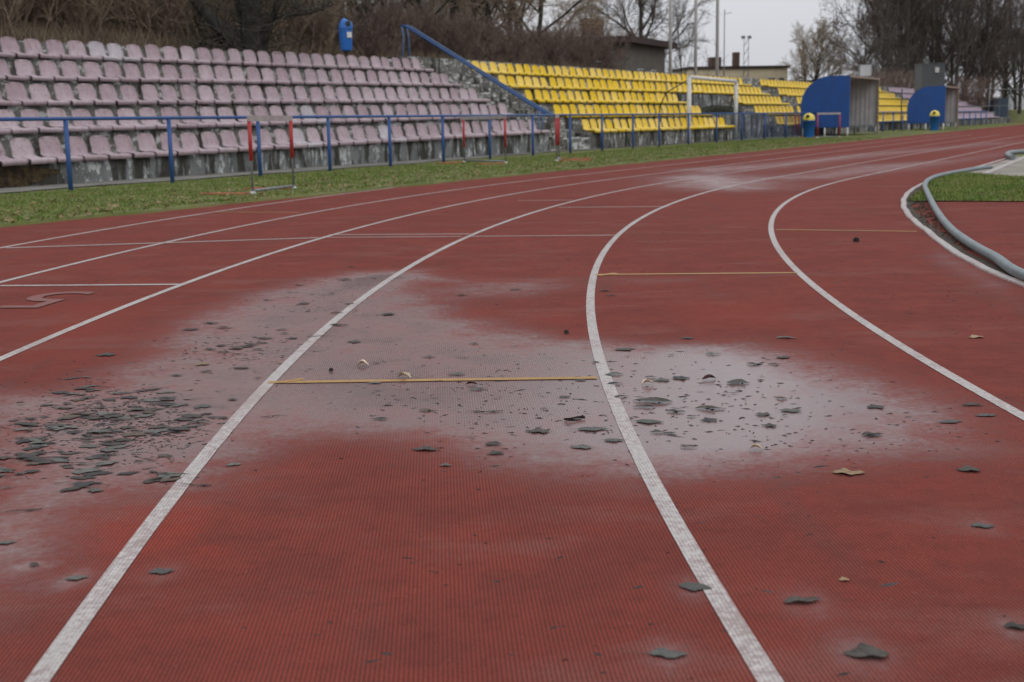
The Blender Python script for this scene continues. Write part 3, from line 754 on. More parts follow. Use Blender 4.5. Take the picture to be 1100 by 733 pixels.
# seats -------------------------------------------------------------------------------------------
def seat_mesh(name, m):
    prof=[(-.02,-.02,.262),(-.035,.02,.268),(-.03,.05,.268),(0,.066,.262),(.13,.056,.25),(.26,.05,.246),(.36,.066,.244),(.41,.11,.24),(.44,.18,.233),(.47,.265,.222),(.49,.33,.207),(.50,.372,.178),(.505,.392,.11)]
    U=(-1,-.8,-.45,0,.45,.8,1); vs=[];fs=[]
    n=len(prof);w_=len(U)
    for i,(y,z,hw) in enumerate(prof):
        for u in U:
            lift=.035*max(0,(abs(u)-.5))*2 if 3<i<9 else 0.
            back=-.035*abs(u)**2 if i>=8 else 0.
            vs.append((u*hw,y+back,z+lift*(.6 if i<7 else .3)))
    for i in range(n-1):
        for j in range(w_-1): fs.append((i*w_+j,i*w_+j+1,(i+1)*w_+j+1,(i+1)*w_+j))
    k=len(vs)
    for i,(y,z,hw) in enumerate(prof):
        for j,u in enumerate(U):
            x0,y0,z0=vs[i*w_+j]; vs.append((x0*.97,y0+(.02 if (i<3 or i>7) else .004),z0-(.022 if 2<i<9 else .004)))
    fs += [tuple(k+q for q in f[::-1]) for f in fs[:]]
    rim=[j for j in range(w_)]+[i*w_+w_-1 for i in range(1,n)]+[(n-1)*w_+j for j in range(w_-2,-1,-1)]+[i*w_ for i in range(n-2,0,-1)]
    for a,b in zip(rim,rim[1:]+rim[:1]): fs.append((b,a,a+k,b+k))
    mb=MB(); mb.add(vs,fs,True)
    # feet on the step
    mb.bbox((0,.2,.02),.30,.22,.06,.01)
    me=mb.mesh(name); me.materials.append(m); return me
SP=seat_mesh('stadium_seat',M['pink']); SB=seat_mesh('stadium_seat',M['bleached']); SY=seat_mesh('stadium_seat',M['yellow']); SL=seat_mesh('stadium_seat',M['lilac'])
ORD=['zeroth','first','second','third','fourth','fifth','sixth','seventh','eighth','ninth','tenth','eleventh','twelfth','thirteenth','fourteenth','fifteenth','sixteenth','seventeenth','eighteenth','nineteenth','twentieth']
def ordinal(i):
    if i<=20: return ORD[i]
    t={2:'twenty',3:'thirty',4:'forty'}[i//10]
    return (t[:-1]+'ieth') if i%10==0 else t+'-'+ORD[i%10]
ROW=['front','second','third','fourth','top']
def seat_at(me, fr, s, k):
    o=link('stadium_seat',me); o.scale=(fr.sc,fr.sc,fr.sc); o.location=fr.g(s,k*TREAD-.03+rnd.uniform(-.012,.012),fr.zk(k,s)+.0); o.rotation_euler=(rnd.uniform(-.03,.03),rnd.uniform(-.02,.02),fr.rz+rnd.uniform(-.055,.055)); return o
npink=0
for k in range(5):
    i=0; s=20.2-.29
    while s> -.9+.62*k:
        i+=1
        pale=(k==4 and i in(23,24)) or rnd.random()<.028
        o=seat_at(SB if pale else SP,PF,s,k); npink+=1
        tag(o,('bleached almost white' if pale else 'faded pink')+f' plastic seat in the {ROW[k]} row, {ordinal(i)} seat left of the stairs','seat','pink seats in rows left of the stairs')
        s-=PITCH
YL=[]
for k in range(5):
    for (a,b) in (((21.95,34.7),(41.2,48.0)) if k<3 else ((21.95,48.0),)):
        n=int(round((b-a)/PITCH)); 
        for i in range(n): YL.append((a+.25+i*PITCH,k,i+1,a<30))
    for i in range(int(26.6/PITCH)): YL.append((51.+i*PITCH,k,i+1,False))
YL.sort()
quota=300-npink; rest=MB(); restY=[]
def merge_seats(name, lst, me, label, fr=YF):
    vs=np.empty(len(me.vertices)*3); me.vertices.foreach_get('co',vs); vs=vs.reshape(-1,3)
    fs=[tuple(p.vertices) for p in me.polygons]; mb=MB(); c,s_=math.cos(fr.rz),math.sin(fr.rz)
    for (s,k) in lst:
        g=fr.g(s,k*TREAD-.03,fr.zk(k,s)); sc=fr.sc; q=np.stack([(vs[:,0]*c-vs[:,1]*s_)*sc+g.x,(vs[:,0]*s_+vs[:,1]*c)*sc+g.y,vs[:,2]*sc+g.z],1)
        mb.add(q.tolist(),fs,True)
    o=mb.build(name,me.materials[0]); tag(o,label,'seats',kind='stuff')
for (s,k,i,first) in YL:
    if first and quota>0:
        quota-=1; o=seat_at(SY,YF,s,k)
        tag(o,f'yellow plastic seat in the {ROW[k]} row, {ordinal(i)} seat right of the stairs','seat','yellow seats in rows right of the stairs')
    elif rnd.random()>.012: restY.append((s,k))
merge_seats('far_seating',restY,SY,'rows of yellow plastic seats farther along the grandstand')
merge_seats('lilac_seating',[(79.5+i*PITCH,k) for k in range(5) for i in range(36)],SL,'rows of pale lilac seats at the far end of the grandstand')

# railing along the foot of the stand --------------------------------------------------------------
def railing(a, d, stations, name, label, h=1.09, mid=False, mat='blue', r=.03, l0=None):
    t=empty(name,a); tag(t,label,'railing')
    d=d.normalized(); L0,L1=(stations[0]-.1 if l0 is None else l0),stations[-1]+.1
    mb=MB(); mb.tube([d*L0+Vector((0,0,h)),d*L1+Vector((0,0,h))],r*.95,10); mb.build('top_rail',M[mat],t)
    if mid: MB().tube([d*L0+Vector((0,0,h*.52)),d*L1+Vector((0,0,h*.52))],r*.7,8).build('middle_rail',M[mat],t)
    for s in stations:
        MB().tube([d*s+Vector((0,0,-.06)),d*s+Vector((0,0,h-.02))],r*1.15,10).build('post',M[mat],t)
    return t
ra=Vector((-6.5,18.76,0)); rd_=Vector((4.89+6.5,42.1-18.76,0)); RL=rd_.length
st_=[-5.5,-2.72]; x=0.
for px in (75,185,280,355,420,477,527,573,613,647,680,708): 
    # bearing of each post, met with the line of the railing
    P_=at(px,190); b=P_.x/P_.y; dd=rd_.normalized(); s=(b*ra.y-ra.x)/(dd.x-b*dd.y); st_.append(s)
railing(ra,rd_,st_,'railing','blue painted tube railing in front of the pink seats and stairs')
r2=YF.g(24.45,-1.05); d2=YF.D
railing(r2,d2,[2.75+i*2.8 for i in range(8)],'railing','blue railing with wire mesh behind the white goal',mid=False,l0=.0)
# wire mesh on the second railing
def wire(root_loc, d, L0, L1, h0, h1, step, m, label):
    mb=MB(); n=int((L1-L0)/step)
    for i in range(n+1): mb.tube([root_loc+d*(L0+i*step)+Vector((0,0,h0)),root_loc+d*(L0+i*step)+Vector((0,0,h1))],.005,4,False)
    for j in range(int((h1-h0)/step)+1): mb.tube([root_loc+d*L0+Vector((0,0,h0+j*step)),root_loc+d*L1+Vector((0,0,h0+j*step))],.005,4,False)
    o=mb.build('wire_fence',m); tag(o,label,'fence')
wire(r2-d2.cross(Vector((0,0,1)))*.03,d2,7.5,22,.08,1.05,.11,M['mesh'],'blue wire mesh panels fixed along the railing right of the goal')
r3=r2+d2*29
railing(r3,d2,[i*2.4 for i in range(16)],'railing','dark blue railing between the two blue shelters',mid=True,mat='blue_dk')

# stair handrail -----------------------------------------------------------------------------------
def handrail():
    t=empty('handrail',PF.g(20.9,0)); tag(t,'sloping blue handrail with paired tubes up the concrete stairs','handrail')
    o=Vector(t.location); f=lambda s,p,z: PF.g(s,p,z)-o
    for q,s in enumerate((21.1,21.4)):
        MB().tube([f(s,.35,1.08),f(s,.75,1.30),f(s,5.35,3.98),f(s,5.5,4.02)],.034,8).build('rail',M['rust_blue' if q else 'blue'],t)
        MB().tube([f(s,.75,.2),f(s,.75,1.30)],.032,8).build('post',M['rust_blue'],t)
        MB().tube([f(s+(.14 if q else -.10),5.5,2.55),f(s,5.45,3.66),f(s,5.5,3.97)],.034,8).build('post',M['rust_blue'],t)
    MB().tube([f(21.1,5.5,3.97),f(21.4,5.5,3.97)],.03,8).build('crossbar',M['blue'],t)
handrail()

# hurdles ------------------------------------------------------------------------------------------
def hurdle(a, b, label, back, h=1.067, board='board', lower_sleeve=.42, up=None):
    """a, b: feet of the two uprights"""
    a,b=Vector(a),Vector(b); t=empty('hurdle',a); tag(t,label,'hurdle','hurdles parked on the verge')
    d=(b-a); L=d.length; d.normalize(); q=Vector((back[0],back[1],0)).normalized(); W=Vector((0,0,1)); z0=.045
    mb=MB(); mb.box(-d*.04+W*(h-.075)-q*.012,d*(L+.08),q*.024,W*.075); o=mb.build('bar',M[board],t)
    for s in (0,L):
        u=MB().tube([d*s+W*.03,d*s+W*(h-.08)],.015,8).build('upright',M['zinc'],t)
        MB().tube([d*s+W*(h-.08-lower_sleeve*1.2),d*s+W*(h-.07)],.026,10).build('sleeve',M['red'],u)
        l=MB().tube([d*s+W*z0,d*s+q*.75+W*z0],.024,8).build('base_leg',M['orange'],t)
        MB().bbox((d*s+W*.05)[:],.07,.07,.06,.01).build('foot_cap',M['white'],l)
    MB().tube([d*.0+W*.09,d*L+W*.09],.018,8).build('cross_tube',M['zinc'],t)
    return t
g1,g2=at(272,212.5,.0),at(317,206.5,.0); 
e=(g2-g1).normalized()*1.25
hurdle(g1,g1+e,'hurdle with red sleeves standing on the grass, nearest to the camera',(-1,.25))
g1=at(499,177,.0); hurdle(g1,g1+Vector((1.0,-1.2,0)).normalized()*1.45,'hurdle with pale bar and red uprights in front of the end of pink seats',(-.6,-.5),lower_sleeve=.5)
g1=at(598,175.5,.0); hurdle(g1,g1+Vector((.10,1.18,0)),'hurdle seen edge on, its orange foot lying toward the right, by the stairs',(1,.06),lower_sleeve=.5)
g1=at(878,149.5,.0); hurdle(g1,g1+Vector((.92,.35,0))*1.1,'hurdle with pale bar standing before the near blue shelter',(.3,1),lower_sleeve=.7)
g1=at(858,148.5,.0); hurdle(g1,g1+Vector((.1,1.15,0)),'hurdle seen edge on just left of the blue bin',(1,.0),lower_sleeve=.7)

# goal ---------------------------------------------------------------------------------------------
def goal():
    a=at(740,154.8,0); d=Vector((.40,.916,0)).normalized(); n=Vector((-d.y,d.x,0)); W=Vector((0,0,1)); t=empty('football_goal',a); tag(t,'white football goal without a net standing on the verge','goal')
    for s in (0,7.32): MB().tube([d*s,d*s+W*2.44],.082,14).build('post',M['white'],t)
    MB().tube([d*-.06+W*2.44,d*7.38+W*2.44],.07,14).build('crossbar',M['white'],t)
    for s in (0.05,):
        MB().tube([d*s+W*2.38,d*s+n*.9+W*1.9,d*s+n*1.15+W*1.35],.022,6).build('net_support',M['dark'],t)
        MB().tube([d*s+n*1.15+W*1.4,d*s+n*1.15+W*.0],.022,6).build('net_support',M['dark'],t)
    MB().box(d*7.30+W*2.36-n*.08,d*.14,n*.16,W*.16).build('end_cap',M['dark'],t)
goal()

# shelters -----------------------------------------------------------------------------------------
def shelter(front, width, length, h, label, lift=.42):
    d=Vector((.466,.885,0)).normalized(); n=Vector((-d.y,d.x,0)); W=Vector((0,0,1)); t=empty('team_shelter',front); tag(t,label,'shelter')
    # profile from the front (p=0) over the roof to the back
    prof=[(0,lift),(0,h)]; Rr=.95*width*.62
    prof+= [(width-Rr+Rr*math.sin(a),h-Rr+Rr*math.cos(a)) for a in [i*PI/2/8 for i in range(9)]]
    prof+= [(width,lift)]
    for q,s in enumerate((0,length-.05)):
        mb=MB(); k=len(prof)
        vs=[d*s+n*p+W*z for p,z in prof]+[d*(s+.05)+n*p+W*z for p,z in prof]
        fs=[tuple(range(k)),tuple(range(2*k-1,k-1,-1))]+[(i,i+k,(i+1)%k+k,(i+1)%k) for i in range(k)]
        mb.add(vs,fs)
        for i in range(int(width/.22)):                     # pressed ribs of the sheet
            p=.12+i*.22; zt=h-.02 if p<width-Rr else h-Rr+math.sqrt(max(0,Rr**2-(p-(width-Rr))**2))-.03
            if zt>lift+.1: mb.box(d*(s-.012 if q==0 else s-.02)+n*p+W*(lift+.01),d*.012 if q==0 else d*.02,n*.05,W*(zt-lift-.02))
        mb.build('side_panel',M['blue_dk'] if q==0 else M['corr'],t)
    # roof and back: ribbed sheet following the profile
    mb=MB(); pr=prof[1:]; kk=int(length/.09)
    vs=[]
    for i in range(kk+1):
        s=.05+(length-.10)*i/kk; o_=.018 if i%2 else 0
        for j,(p,z) in enumerate(pr): vs.append(d*s+n*(p-o_*(p/width))+W*(z-o_))
    m=len(pr)
    fs=[(i*m+j,i*m+j+1,(i+1)*m+j+1,(i+1)*m+j) for i in range(kk) for j in range(m-1)]
    mb.add(vs,fs); mb.build('roof',M['corr'],t)
    MB().box(d*-.02+W*(h-.09)-n*.03,d*(length+.04),n*.03,W*.09).build('fascia',M['timber'],t)
    MB().box(d*(length-.13)-n*.03+W*.02,d*.09,n*.09,W*(h-.11)).build('frame_post',M['timber'],t)
    MB().box(d*.3+n*(width-.5)+W*.45,d*(length-.6),n*.35,W*.05).build('bench',M['timber'],t)
    MB().box(d*.06+n*.06+W*(lift-.02),d*(length-.12),n*(width-.1),W*.05).build('floor_frame',M['corr_dk'],t)
    for s in (.05,length-.1):
        for p in (.08,width*.5,width-.12): MB().tube([d*s+n*p-W*.05,d*s+n*p+W*(lift+.0)],.045,8).build('leg',M['white'],t)
    return t
F1=away(913,57.5); F2=away(1016,73)
shelter(F1,2.2,6.1,2.7,'near blue team shelter with rounded back, open toward the track')
shelter(F2,2.1,4.6,2.5,'far blue team shelter, smaller, in front of lilac seats')
dS=Vector((.466,.885,0)).normalized(); nS=Vector((-dS.y,dS.x,0)); W3=Vector((0,0,1))
t=empty('sign_board',F1+dS*3.6+nS*.12+W3*2.70); tag(t,'small pale board standing on the roof of the near shelter','sign')
c_=Vector((.8,-.3,0)).normalized()
MB().box(-c_*.26+W3*.06,c_*.52,nS*.03,W3*.52).build('panel',M['palewall'],t)
mb=MB(); mb.box(-c_*.29+W3*.55-nS*.01,c_*.58,nS*.05,W3*.04); mb.box(-c_*.29+W3*.02-nS*.01,c_*.58,nS*.05,W3*.04); mb.box(-c_*.29+W3*.02-nS*.01,c_*.04,nS*.05,W3*.55); mb.box(c_*.25+W3*.02-nS*.01,c_*.04,nS*.05,W3*.55); mb.build('frame',M['zinc'],t)
# tall sheet-metal cabin behind the far shelter
cb=away(990,88); t=empty('metal_cabin',cb); tag(t,'tall grey sheet metal cabin rising behind the far shelter','cabin')
mb=MB(); mb.box((0,0,-.05),(1.55,0,0),(0,1.6,0),(0,0,4.35))
for i in range(10): mb.box((.03+i*.155,-.03,0.),(.07,0,0),(0,.03,0),(0,0,4.28))
mb.build('wall',M['corr_dk'],t); MB().box((-.05,-.05,4.302),(1.65,0,0),(0,1.7,0),(0,0,.06)).build('roof',M['corr_dk'],t)
MB().box((.84,-.12,3.72),(.26,0,0),(0,.095,0),(0,0,.34)).build('lamp_box',M['palewall'],t)

b=at(967.5,141); t=empty('post',b); tag(t,'thin dark fence post standing alone between the two shelters','post'); MB().tube([(0,0,-.1),(0,0,2.35)],.035,8).build('shaft',M['dark'],t); MB().lathe([(.05,2.34),(.05,2.37),(0,2.39)],8).build('cap',M['dark'],t)
# bins ---------------------------------------------------------------------------------------------
def dome_bin(loc, label, r=.26, h=.74):
    t=empty('litter_bin',loc); tag(t,label,'bin')
    MB().lathe([(0,.0),(r*.86,0),(r*.9,.02),(r,h),(r*1.02,h),(r*1.02,h+.04),(r*.9,h+.04),(r*.9,h)],24).build('body',M['blue_bin'],t)
    prof=[(r*1.04,h+.05)]+[(r*1.04*math.cos(a),h+.10+r*1.0*math.sin(a)) for a in [i*PI/2/8 for i in range(8)]]+[(.005,h+.10+r)]
    l=MB().lathe(prof,24).build('lid',M['yellow_lid'],t)
    mb=MB(); mb.tube([(-.10,-r*.78,h+.22),(-.10,-r*1.02,h+.20)],[.08,.08],12); mb.build('opening',M['dark'],l)
    for a in (.6,2.2,4.1): MB().box((r*.99*math.cos(a)-.03,r*.99*math.sin(a)-.03,h-.02),(.06,0,0),(0,.06,0),(0,0,.09)).build('bracket',M['dark'],t)
dome_bin(away(869.5,55.6),'blue litter bin with yellow dome lid beside the near shelter',.25,.72)
dome_bin(away(1005,70.5),'blue litter bin with yellow dome lid before the far shelter',.25,.78)
def hood_bin(loc):
    t=empty('litter_bin',loc,.2); t.scale=(.9,.9,.9); tag(t,'bright blue hooded litter bin standing on top of the stand','bin')
    MB().lathe([(0,.02),(.155,.02),(.165,.05),(.19,.56),(.195,.58),(.17,.58)],22).build('body',M['blue_bin'],t)
    mb=MB(); pts=[]
    # hood: bent half shell open to the front
    vs=[];fs=[]; n=14
    for i in range(7):
        a=i/6*PI*.62; 
        for k in range(n):
            b=2*PI*k/n; rr=.2*math.cos(a*.55)
            vs.append((rr*math.cos(b)+.02*i*.5,rr*math.sin(b),.60+.24*math.sin(a*.8)+.03*math.cos(b)*(i/6)*-2))
    fs=[(i*n+k,i*n+(k+1)%n,(i+1)*n+(k+1)%n,(i+1)*n+k) for i in range(6) for k in range(n)]+[tuple(6*n+k for k in range(n))]
    mb.add(vs,fs,True); h_=mb.build('hood',M['blue_bin'],t)
    MB().tube([(.06,-.15,.74),(.06,-.215,.735)],[.075,.07],12).build('opening',M['dark'],h_)
    MB().box((.02,-.205,.36),(.13,0,0),(0,.02,0),(0,0,.15)).build('sticker',M['white'],t)
    mb=MB(); mb.tube([(0,.14,-.05),(0,.14,.5)],.03,8); mb.lathe([(.12,.0),(.12,.025),(.0,.026)],12); mb.build('foot',M['dark'],t)
bp=away(371.5,32.5,2.745,40); hood_bin(bp)

# light poles --------------------------------------------------------------------------------------
for (px,dp,h,r,lab) in ((720,96,22,.10,'pale steel pole behind the stand, leftmost of three'),(747,98,22,.10,'pale steel pole behind the stand, middle of three'),(770,80,22,.085,'pale steel pole behind the stand, right of three')):
    b=away(px,dp); t=empty('mast',b); tag(t,lab,'pole'); 
    MB().tube([(0,0,-.1),(0,0,h)],[r*1.35,r*.8],12).build('shaft',M['pole'],t); MB().lathe([(r*2.4,0),(r*2.4,.05),(r*1.5,.07),(r*1.4,.4)],12).build('base_plate',M['pole'],t)
b=away(777.5,130); t=empty('antenna',b); tag(t,'thin antenna rod above the cream building','antenna'); MB().tube([(0,0,0),(0,0,11.6)],[.09,.05],6).build('rod',M['zinc'],t); MB().tube([(0,0,11.2),(.7,0,11.3)],.03,5).build('arm',M['zinc'],t)
b=away(801,150); t=empty('floodlight_mast',b); tag(t,'small lattice floodlight mast behind the cream building','mast')
mb=MB()
for x in (-.25,.25): mb.tube([(x*1.4,0,0),(x,0,9.9)],.035,5)
for i in range(9): mb.tube([(-.3,0,1.+i),(.3,0,2.+i)],.03,4)
mb.build('lattice',M['corr_dk'],t)
for x in (-.45,.45): MB().bbox((x*.8,0,10.1),.42,.3,.34,.04).build('lamp',M['zinc'],t)

# ------------------------------------------------------------------ BUILDINGS
def house(name,label,corner,d1,L1,d2,L2,h,wall,roofm,over,roof_t,wins,chim=(),pitch=0.):
    t=empty(name,corner); tag(t,label,'building'); d1,d2=Vector(d1).normalized(),Vector(d2).normalized(); W=Vector((0,0,1))
    MB().box(-W*.1,d1*L1,d2*L2,W*(h+.1)).build('wall',M[wall],t)
    a=-d1*over-d2*over+W*(h+.002)
    mb=MB()
    A,B=d1*(L1+2*over),d2*(L2+2*over)
    vs=[a,a+A,a+A+B,a+B]; top=[v+W*roof_t for v in vs]; mid=[(top[0]+top[1])/2+B*.3+W*pitch,(top[2]+top[3])/2-B*.3+W*pitch]
    if pitch: mb.add(vs+top+mid,[(3,2,1,0),(0,1,5,4),(1,2,6,5),(2,3,7,6),(3,0,4,7),(4,5,8),(5,6,9,8),(6,7,9),(7,4,8,9)])
    else: mb.add(vs+top,[(3,2,1,0),(0,1,5,4),(1,2,6,5),(2,3,7,6),(3,0,4,7),(4,5,6,7)])
    rf=mb.build('roof',M[roofm],t)
    for (u,v,w_,l_,hh) in chim: 
        MB().box(d1*u+d2*v+W*(h+roof_t-.1),d1*w_,d2*l_,W*(hh+pitch)).build('chimney',M['brick'],rf)
    for (face,u,z,w_,hh) in wins:
        dd,nn=(d1,-d2) if face==1 else (d2,-d1)
        if face==3: dd,nn=d2,d1; 
        o_=dd*u+W*z+(d1*L1 if face==3 else Vector())
        f=MB().box(o_,dd*w_,nn*.05,W*hh).build('window',M['palewall'],t); MB().box(o_+dd*.07+W*.07+nn*.052,dd*(w_-.14),nn*.02,W*(hh-.14)).build('pane',M['glass'],f)
    return t
# grey house with a deep dark eave beyond the yellow seats
house('grey_house','grey house with deep dark eaves and a brick chimney behind the yellow seats',away(672,92),(-.97,.15,0),13,(.42,.9,0),9,6.3,'greywall','roof',.75,.45,[(1,1.5,3.6,1.3,1.5),(1,4.5,3.6,1.3,1.5),(2,2.6,3.0,1.2,1.6),(2,5.6,3.0,1.2,1.6)],[(2.6,2.,1.3,1.0,1.25)],.35)
house('low_building','long low cream building with two brown chimneys beyond the stand',away(742,150),(1,.12,0),11.6,(-.12,1,0),8,6.6,'cream','roof',.25,.28,[(1,1.2,3.8,.9,.9),(1,4.4,4.2,.8,.9),(1,6.2,4.2,.8,.9),(1,9.2,4.4,.9,1.1),(1,10.5,4.4,.7,1.1)],[(3.2,3.,1.3,1.2,1.3),(5.8,2.2,.7,.8,1.8)])
house('grey_shed','dark low shed right of the cream building',away(848,160),(1,.1,0),5,(-.1,1,0),4,5.2,'greywall','roof',.2,.2,[(1,1,3.6,1,1)])
house('apartment_block','grey concrete apartment block hidden behind the thicket trees',away(250,105),(1,-.08,0),20,(.1,1,0),10,11.9,'blockwall','roof',.2,.3,[(1,1+i*2.4,z,1.4,1.4) for i in range(8) for z in (3.6,6.4,9.2)])
house('white_building','white flat building at the far right behind bare trees',away(1092,240),(1,.0,0),12,(0,1,0),8,5.0,'palewall','corr_dk',.3,.4,[(1,2,2,2,1.2),(1,6,2,2,1.2)])
# blue-grey container beside the far end of the stand
cp=away(1068,116); t=empty('container',cp); tag(t,'blue grey metal container near the far end of the verge','container')
mb=MB(); mb.box((0,0,.05),(1.35,0,0),(0,2.4,0),(0,0,2.2))
for i in range(7): mb.box((.06+i*.19,-.03,.1),(.07,0,0),(0,.03,0),(0,0,2.1))
mb.build('body',simple('container_blue',(.06,.085,.12),(.05,.07,.10),.6),t); MB().box((.5,-.06,.15),(.03,0,0),(0,.03,0),(0,0,1.9)).build('lock_bar',M['zinc'],t)
# far fence and grassy bank round the far bend
railing(away(1040,112),Vector((.9,.6,0)),[i*3 for i in range(9)],'fence','grey wire fence with tall posts at the far end of the stand',h=3.0,mid=True,mat='zinc',r=.03)
def bank(name, pts, depth, h, m):
    vs=[];n=len(pts)
    for (p,q) in pts: p=Vector(p); q=Vector(q).normalized(); vs += [p-Vector((0,0,.1)),p+q*depth*.5+Vector((0,0,h*rnd.uniform(.8,1))),p+q*depth+Vector((0,0,h)),p+q*depth*6+Vector((0,0,h))]
    me=MB().add(vs,[(i*4+j,(i+1)*4+j,(i+1)*4+j+1,i*4+j+1) for i in range(n-1) for j in range(3)],True).mesh(name); me.update()
    if me.polygons[0].normal.z<0: me.flip_normals()
    return tag(link(name,me,m),kind='structure')
bank('grass_bank',[(away(1030+i*18,128+i*2.5),(.1,1,0)) for i in range(10)],5,1.25,M['turf'])
# embankment behind the stand
pts=[]
for i in range(40):
    S=-14+i*3.3; f_=PF if S<21 else YF; pts.append((S,f_))
vs=[]
for (S,f_) in pts:
    z=f_.zk(5,min(max(S,-6),100)); hi=1.9 if S<14 else max(.1,1.9-(S-14)*.12)
    vs += [f_.g(S,5*TREAD+1.9,z-.5),f_.g(S,5*TREAD+2.0,z+.02),f_.g(S,9.5,z+hi*.35),f_.g(S,13,z+hi*.8),f_.g(S,17,z+hi),f_.g(S,26,z+hi*.9),f_.g(S,40,z-1.5),f_.g(S,60,-.2)]
me=MB().add(vs,[(i*8+j,(i+1)*8+j,(i+1)*8+j+1,i*8+j+1) for i in range(len(pts)-1) for j in range(7)],True).mesh('embankment')
if me.polygons[0].normal.z<0: me.flip_normals()
tag(link('embankment',me,M['litter']),kind='structure')

ug=[]
for i in range(42000):
    S=rnd.uniform(-10,40); f_=PF if S<21 else YF; p=6.9+9*rnd.random()**1.3; hi=1.9 if S<14 else max(.1,1.9-(S-14)*.12)
    zz=f_.zk(5,max(S,-6)); t_=[(6.8,.02),(9.5,hi*.35),(13,hi*.8),(17,hi)]
    for (pa,za),(pb,zb) in zip(t_,t_[1:]):
        if pa<=p<=pb: zz+=za+(zb-za)*(p-pa)/(pb-pa)
    ug.append(f_.g(S,p,zz-.03))
tag(blades('undergrowth',ug,.42,simple('dry_brown_stems',(.20,.15,.10),(.13,.10,.07),.9,2),.011),'dry brown stems and dead grass on the bank behind the stand','undergrowth',kind='stuff')
# ------------------------------------------------------------------ TREES AND SHRUBS
def rot_about(v, axis, a): return Matrix.Rotation(a,3,axis)@v
MINR=.011
def grow(seed, H, r0, style):
    """trunk with limbs, and the finer branches as crown"""
    R=random.Random(seed); tr=MB(); cr=MB(); tips=[]
    st=dict(upright=dict(n=(17,7,6,4),ang=(.62,.6,.65),len=(.42,.45,.5),start=.07,up=.09,wand=.08),
            spread=dict(n=(13,8,7,6),ang=(.85,.75,.7),len=(.52,.52,.55),start=.18,up=.05,wand=.10),
            round=dict(n=(13,10,8,7),ang=(.80,.6,.6),len=(.66,.52,.5),start=.14,up=.05,wand=.10))[style]
    def br(p,d,L,r,lev):
        seg=(9,6,4,3,2)[lev]; pts=[p]; rs=[r]; q=p; dd=d
        for i in range(seg):
            dd=(dd+Vector((R.gauss(0,1),R.gauss(0,1),R.gauss(0,.6)))*st['wand']*((.35,1.1,1.6,2.,2.2)[lev])+Vector((0,0,st['up']*(lev>0)))).normalized()
            q=q+dd*(L/seg); pts.append(q); rs.append(max(r*(1-(i+1)/seg*(.72 if lev<2 else .8)),MINR*(1-.6*(i+1)/seg) if lev>2 else MINR))
        (tr if lev<2 else cr).tube(pts,rs,(8,5,3,3,3)[lev],False)
        if lev>=3: tips.append(pts[-1])
        if lev>=4: return
        n=st['n'][lev]
        for k in range(n):
            t=(st['start']+(1-st['start'])*(k+R.random())/n) if lev==0 else (.2+.8*(k+R.random())/n)
            i=min(int(t*seg),seg-1); f=t*seg-i; pp=pts[i].lerp(pts[i+1],min(f,1)); base=(pts[i+1]-pts[i]).normalized()
            ax=rot_about(base.orthogonal().normalized(),base,R.uniform(0,2*PI) if lev else k*2.4+R.uniform(-.5,.5))
            nd=rot_about(base,ax,st['ang'][min(lev,2)]*R.uniform(.65,1.25))
            ll=L*st['len'][min(lev,2)]*R.uniform(.7,1.15)*(1.15-.55*t if lev==0 else 1)
            rr=(rs[i]*.55 if lev==0 else rs[i]*.6); br(pp,nd,ll,max(rr,MINR),lev+1)
    br(Vector((0,0,0)),Vector((R.uniform(-.03,.03),R.uniform(-.03,.03),1)).normalized(),H,r0,0)
    return tr,cr,tips
def shrub_mesh(seed, H, stems, twn, spread):
    R=random.Random(seed); mb=MB()
    for s in range(stems):
        a=R.uniform(0,2*PI); lean=R.uniform(.05,spread); p=Vector((R.gauss(0,.35),R.gauss(0,.35),-.1)); d=Vector((math.cos(a)*lean,math.sin(a)*lean,1)).normalized(); L=H*R.uniform(.55,1.05)
        pts=[p];q=p
        for i in range(5):
            d=(d+Vector((R.gauss(0,.10),R.gauss(0,.10),R.gauss(0,.05)))).normalized(); q=q+d*L/5; pts.append(q)
        mb.tube(pts,[.016,.013,.011,.009,.007,.005],4,False)
        for k in range(twn):
            t=R.uniform(.8,4.9); i=int(t); pp=pts[i].lerp(pts[i+1],t-i); nd=(d+Vector((R.gauss(0,.55),R.gauss(0,.55),R.gauss(.1,.4)))).normalized(); l=L*R.uniform(.10,.32)
            m=pp+nd*l*.5+Vector((R.gauss(0,.05),R.gauss(0,.05),0)); e_=pp+nd*l+Vector((0,0,R.uniform(-.1,.15)))
            mb.tube([pp,m,e_],[.009,.007,.004],3,False)
            for j in range(2):
                nd2=(nd+Vector((R.gauss(0,.6),R.gauss(0,.6),R.gauss(0,.5)))).normalized(); mb.tube([m,m+nd2*l*R.uniform(.3,.6)],[.006,.003],3,False)
    return mb.mesh('bare_shrub')
def tree_proto(seed,H,r0,style,bark,twig,leaves=0,leafm=None,minr=.011):
    global MINR
    MINR=minr
    tr,cr,tips=grow(seed,H,r0,style)
    tm=tr.mesh('trunk'); tm.materials.append(M[bark])
    if leaves:
        R=random.Random(seed); lv=MB()
        for i in range(leaves):
            c=R.choice(tips)+Vector((R.gauss(0,.35),R.gauss(0,.35),R.gauss(0,.35))); s=R.uniform(.03,.085); a=Vector((R.gauss(0,1),R.gauss(0,1),R.gauss(0,1))).normalized()*s; b=a.orthogonal().normalized()*s
            lv.add([c-a,c+b,c+a,c-b],[(0,1,2,3)])
        lm=lv.mesh('leaves'); lm.materials.append(M[leafm])
    else: lm=None
    cm=cr.mesh('crown'); cm.materials.append(M[twig]); return tm,cm,lm
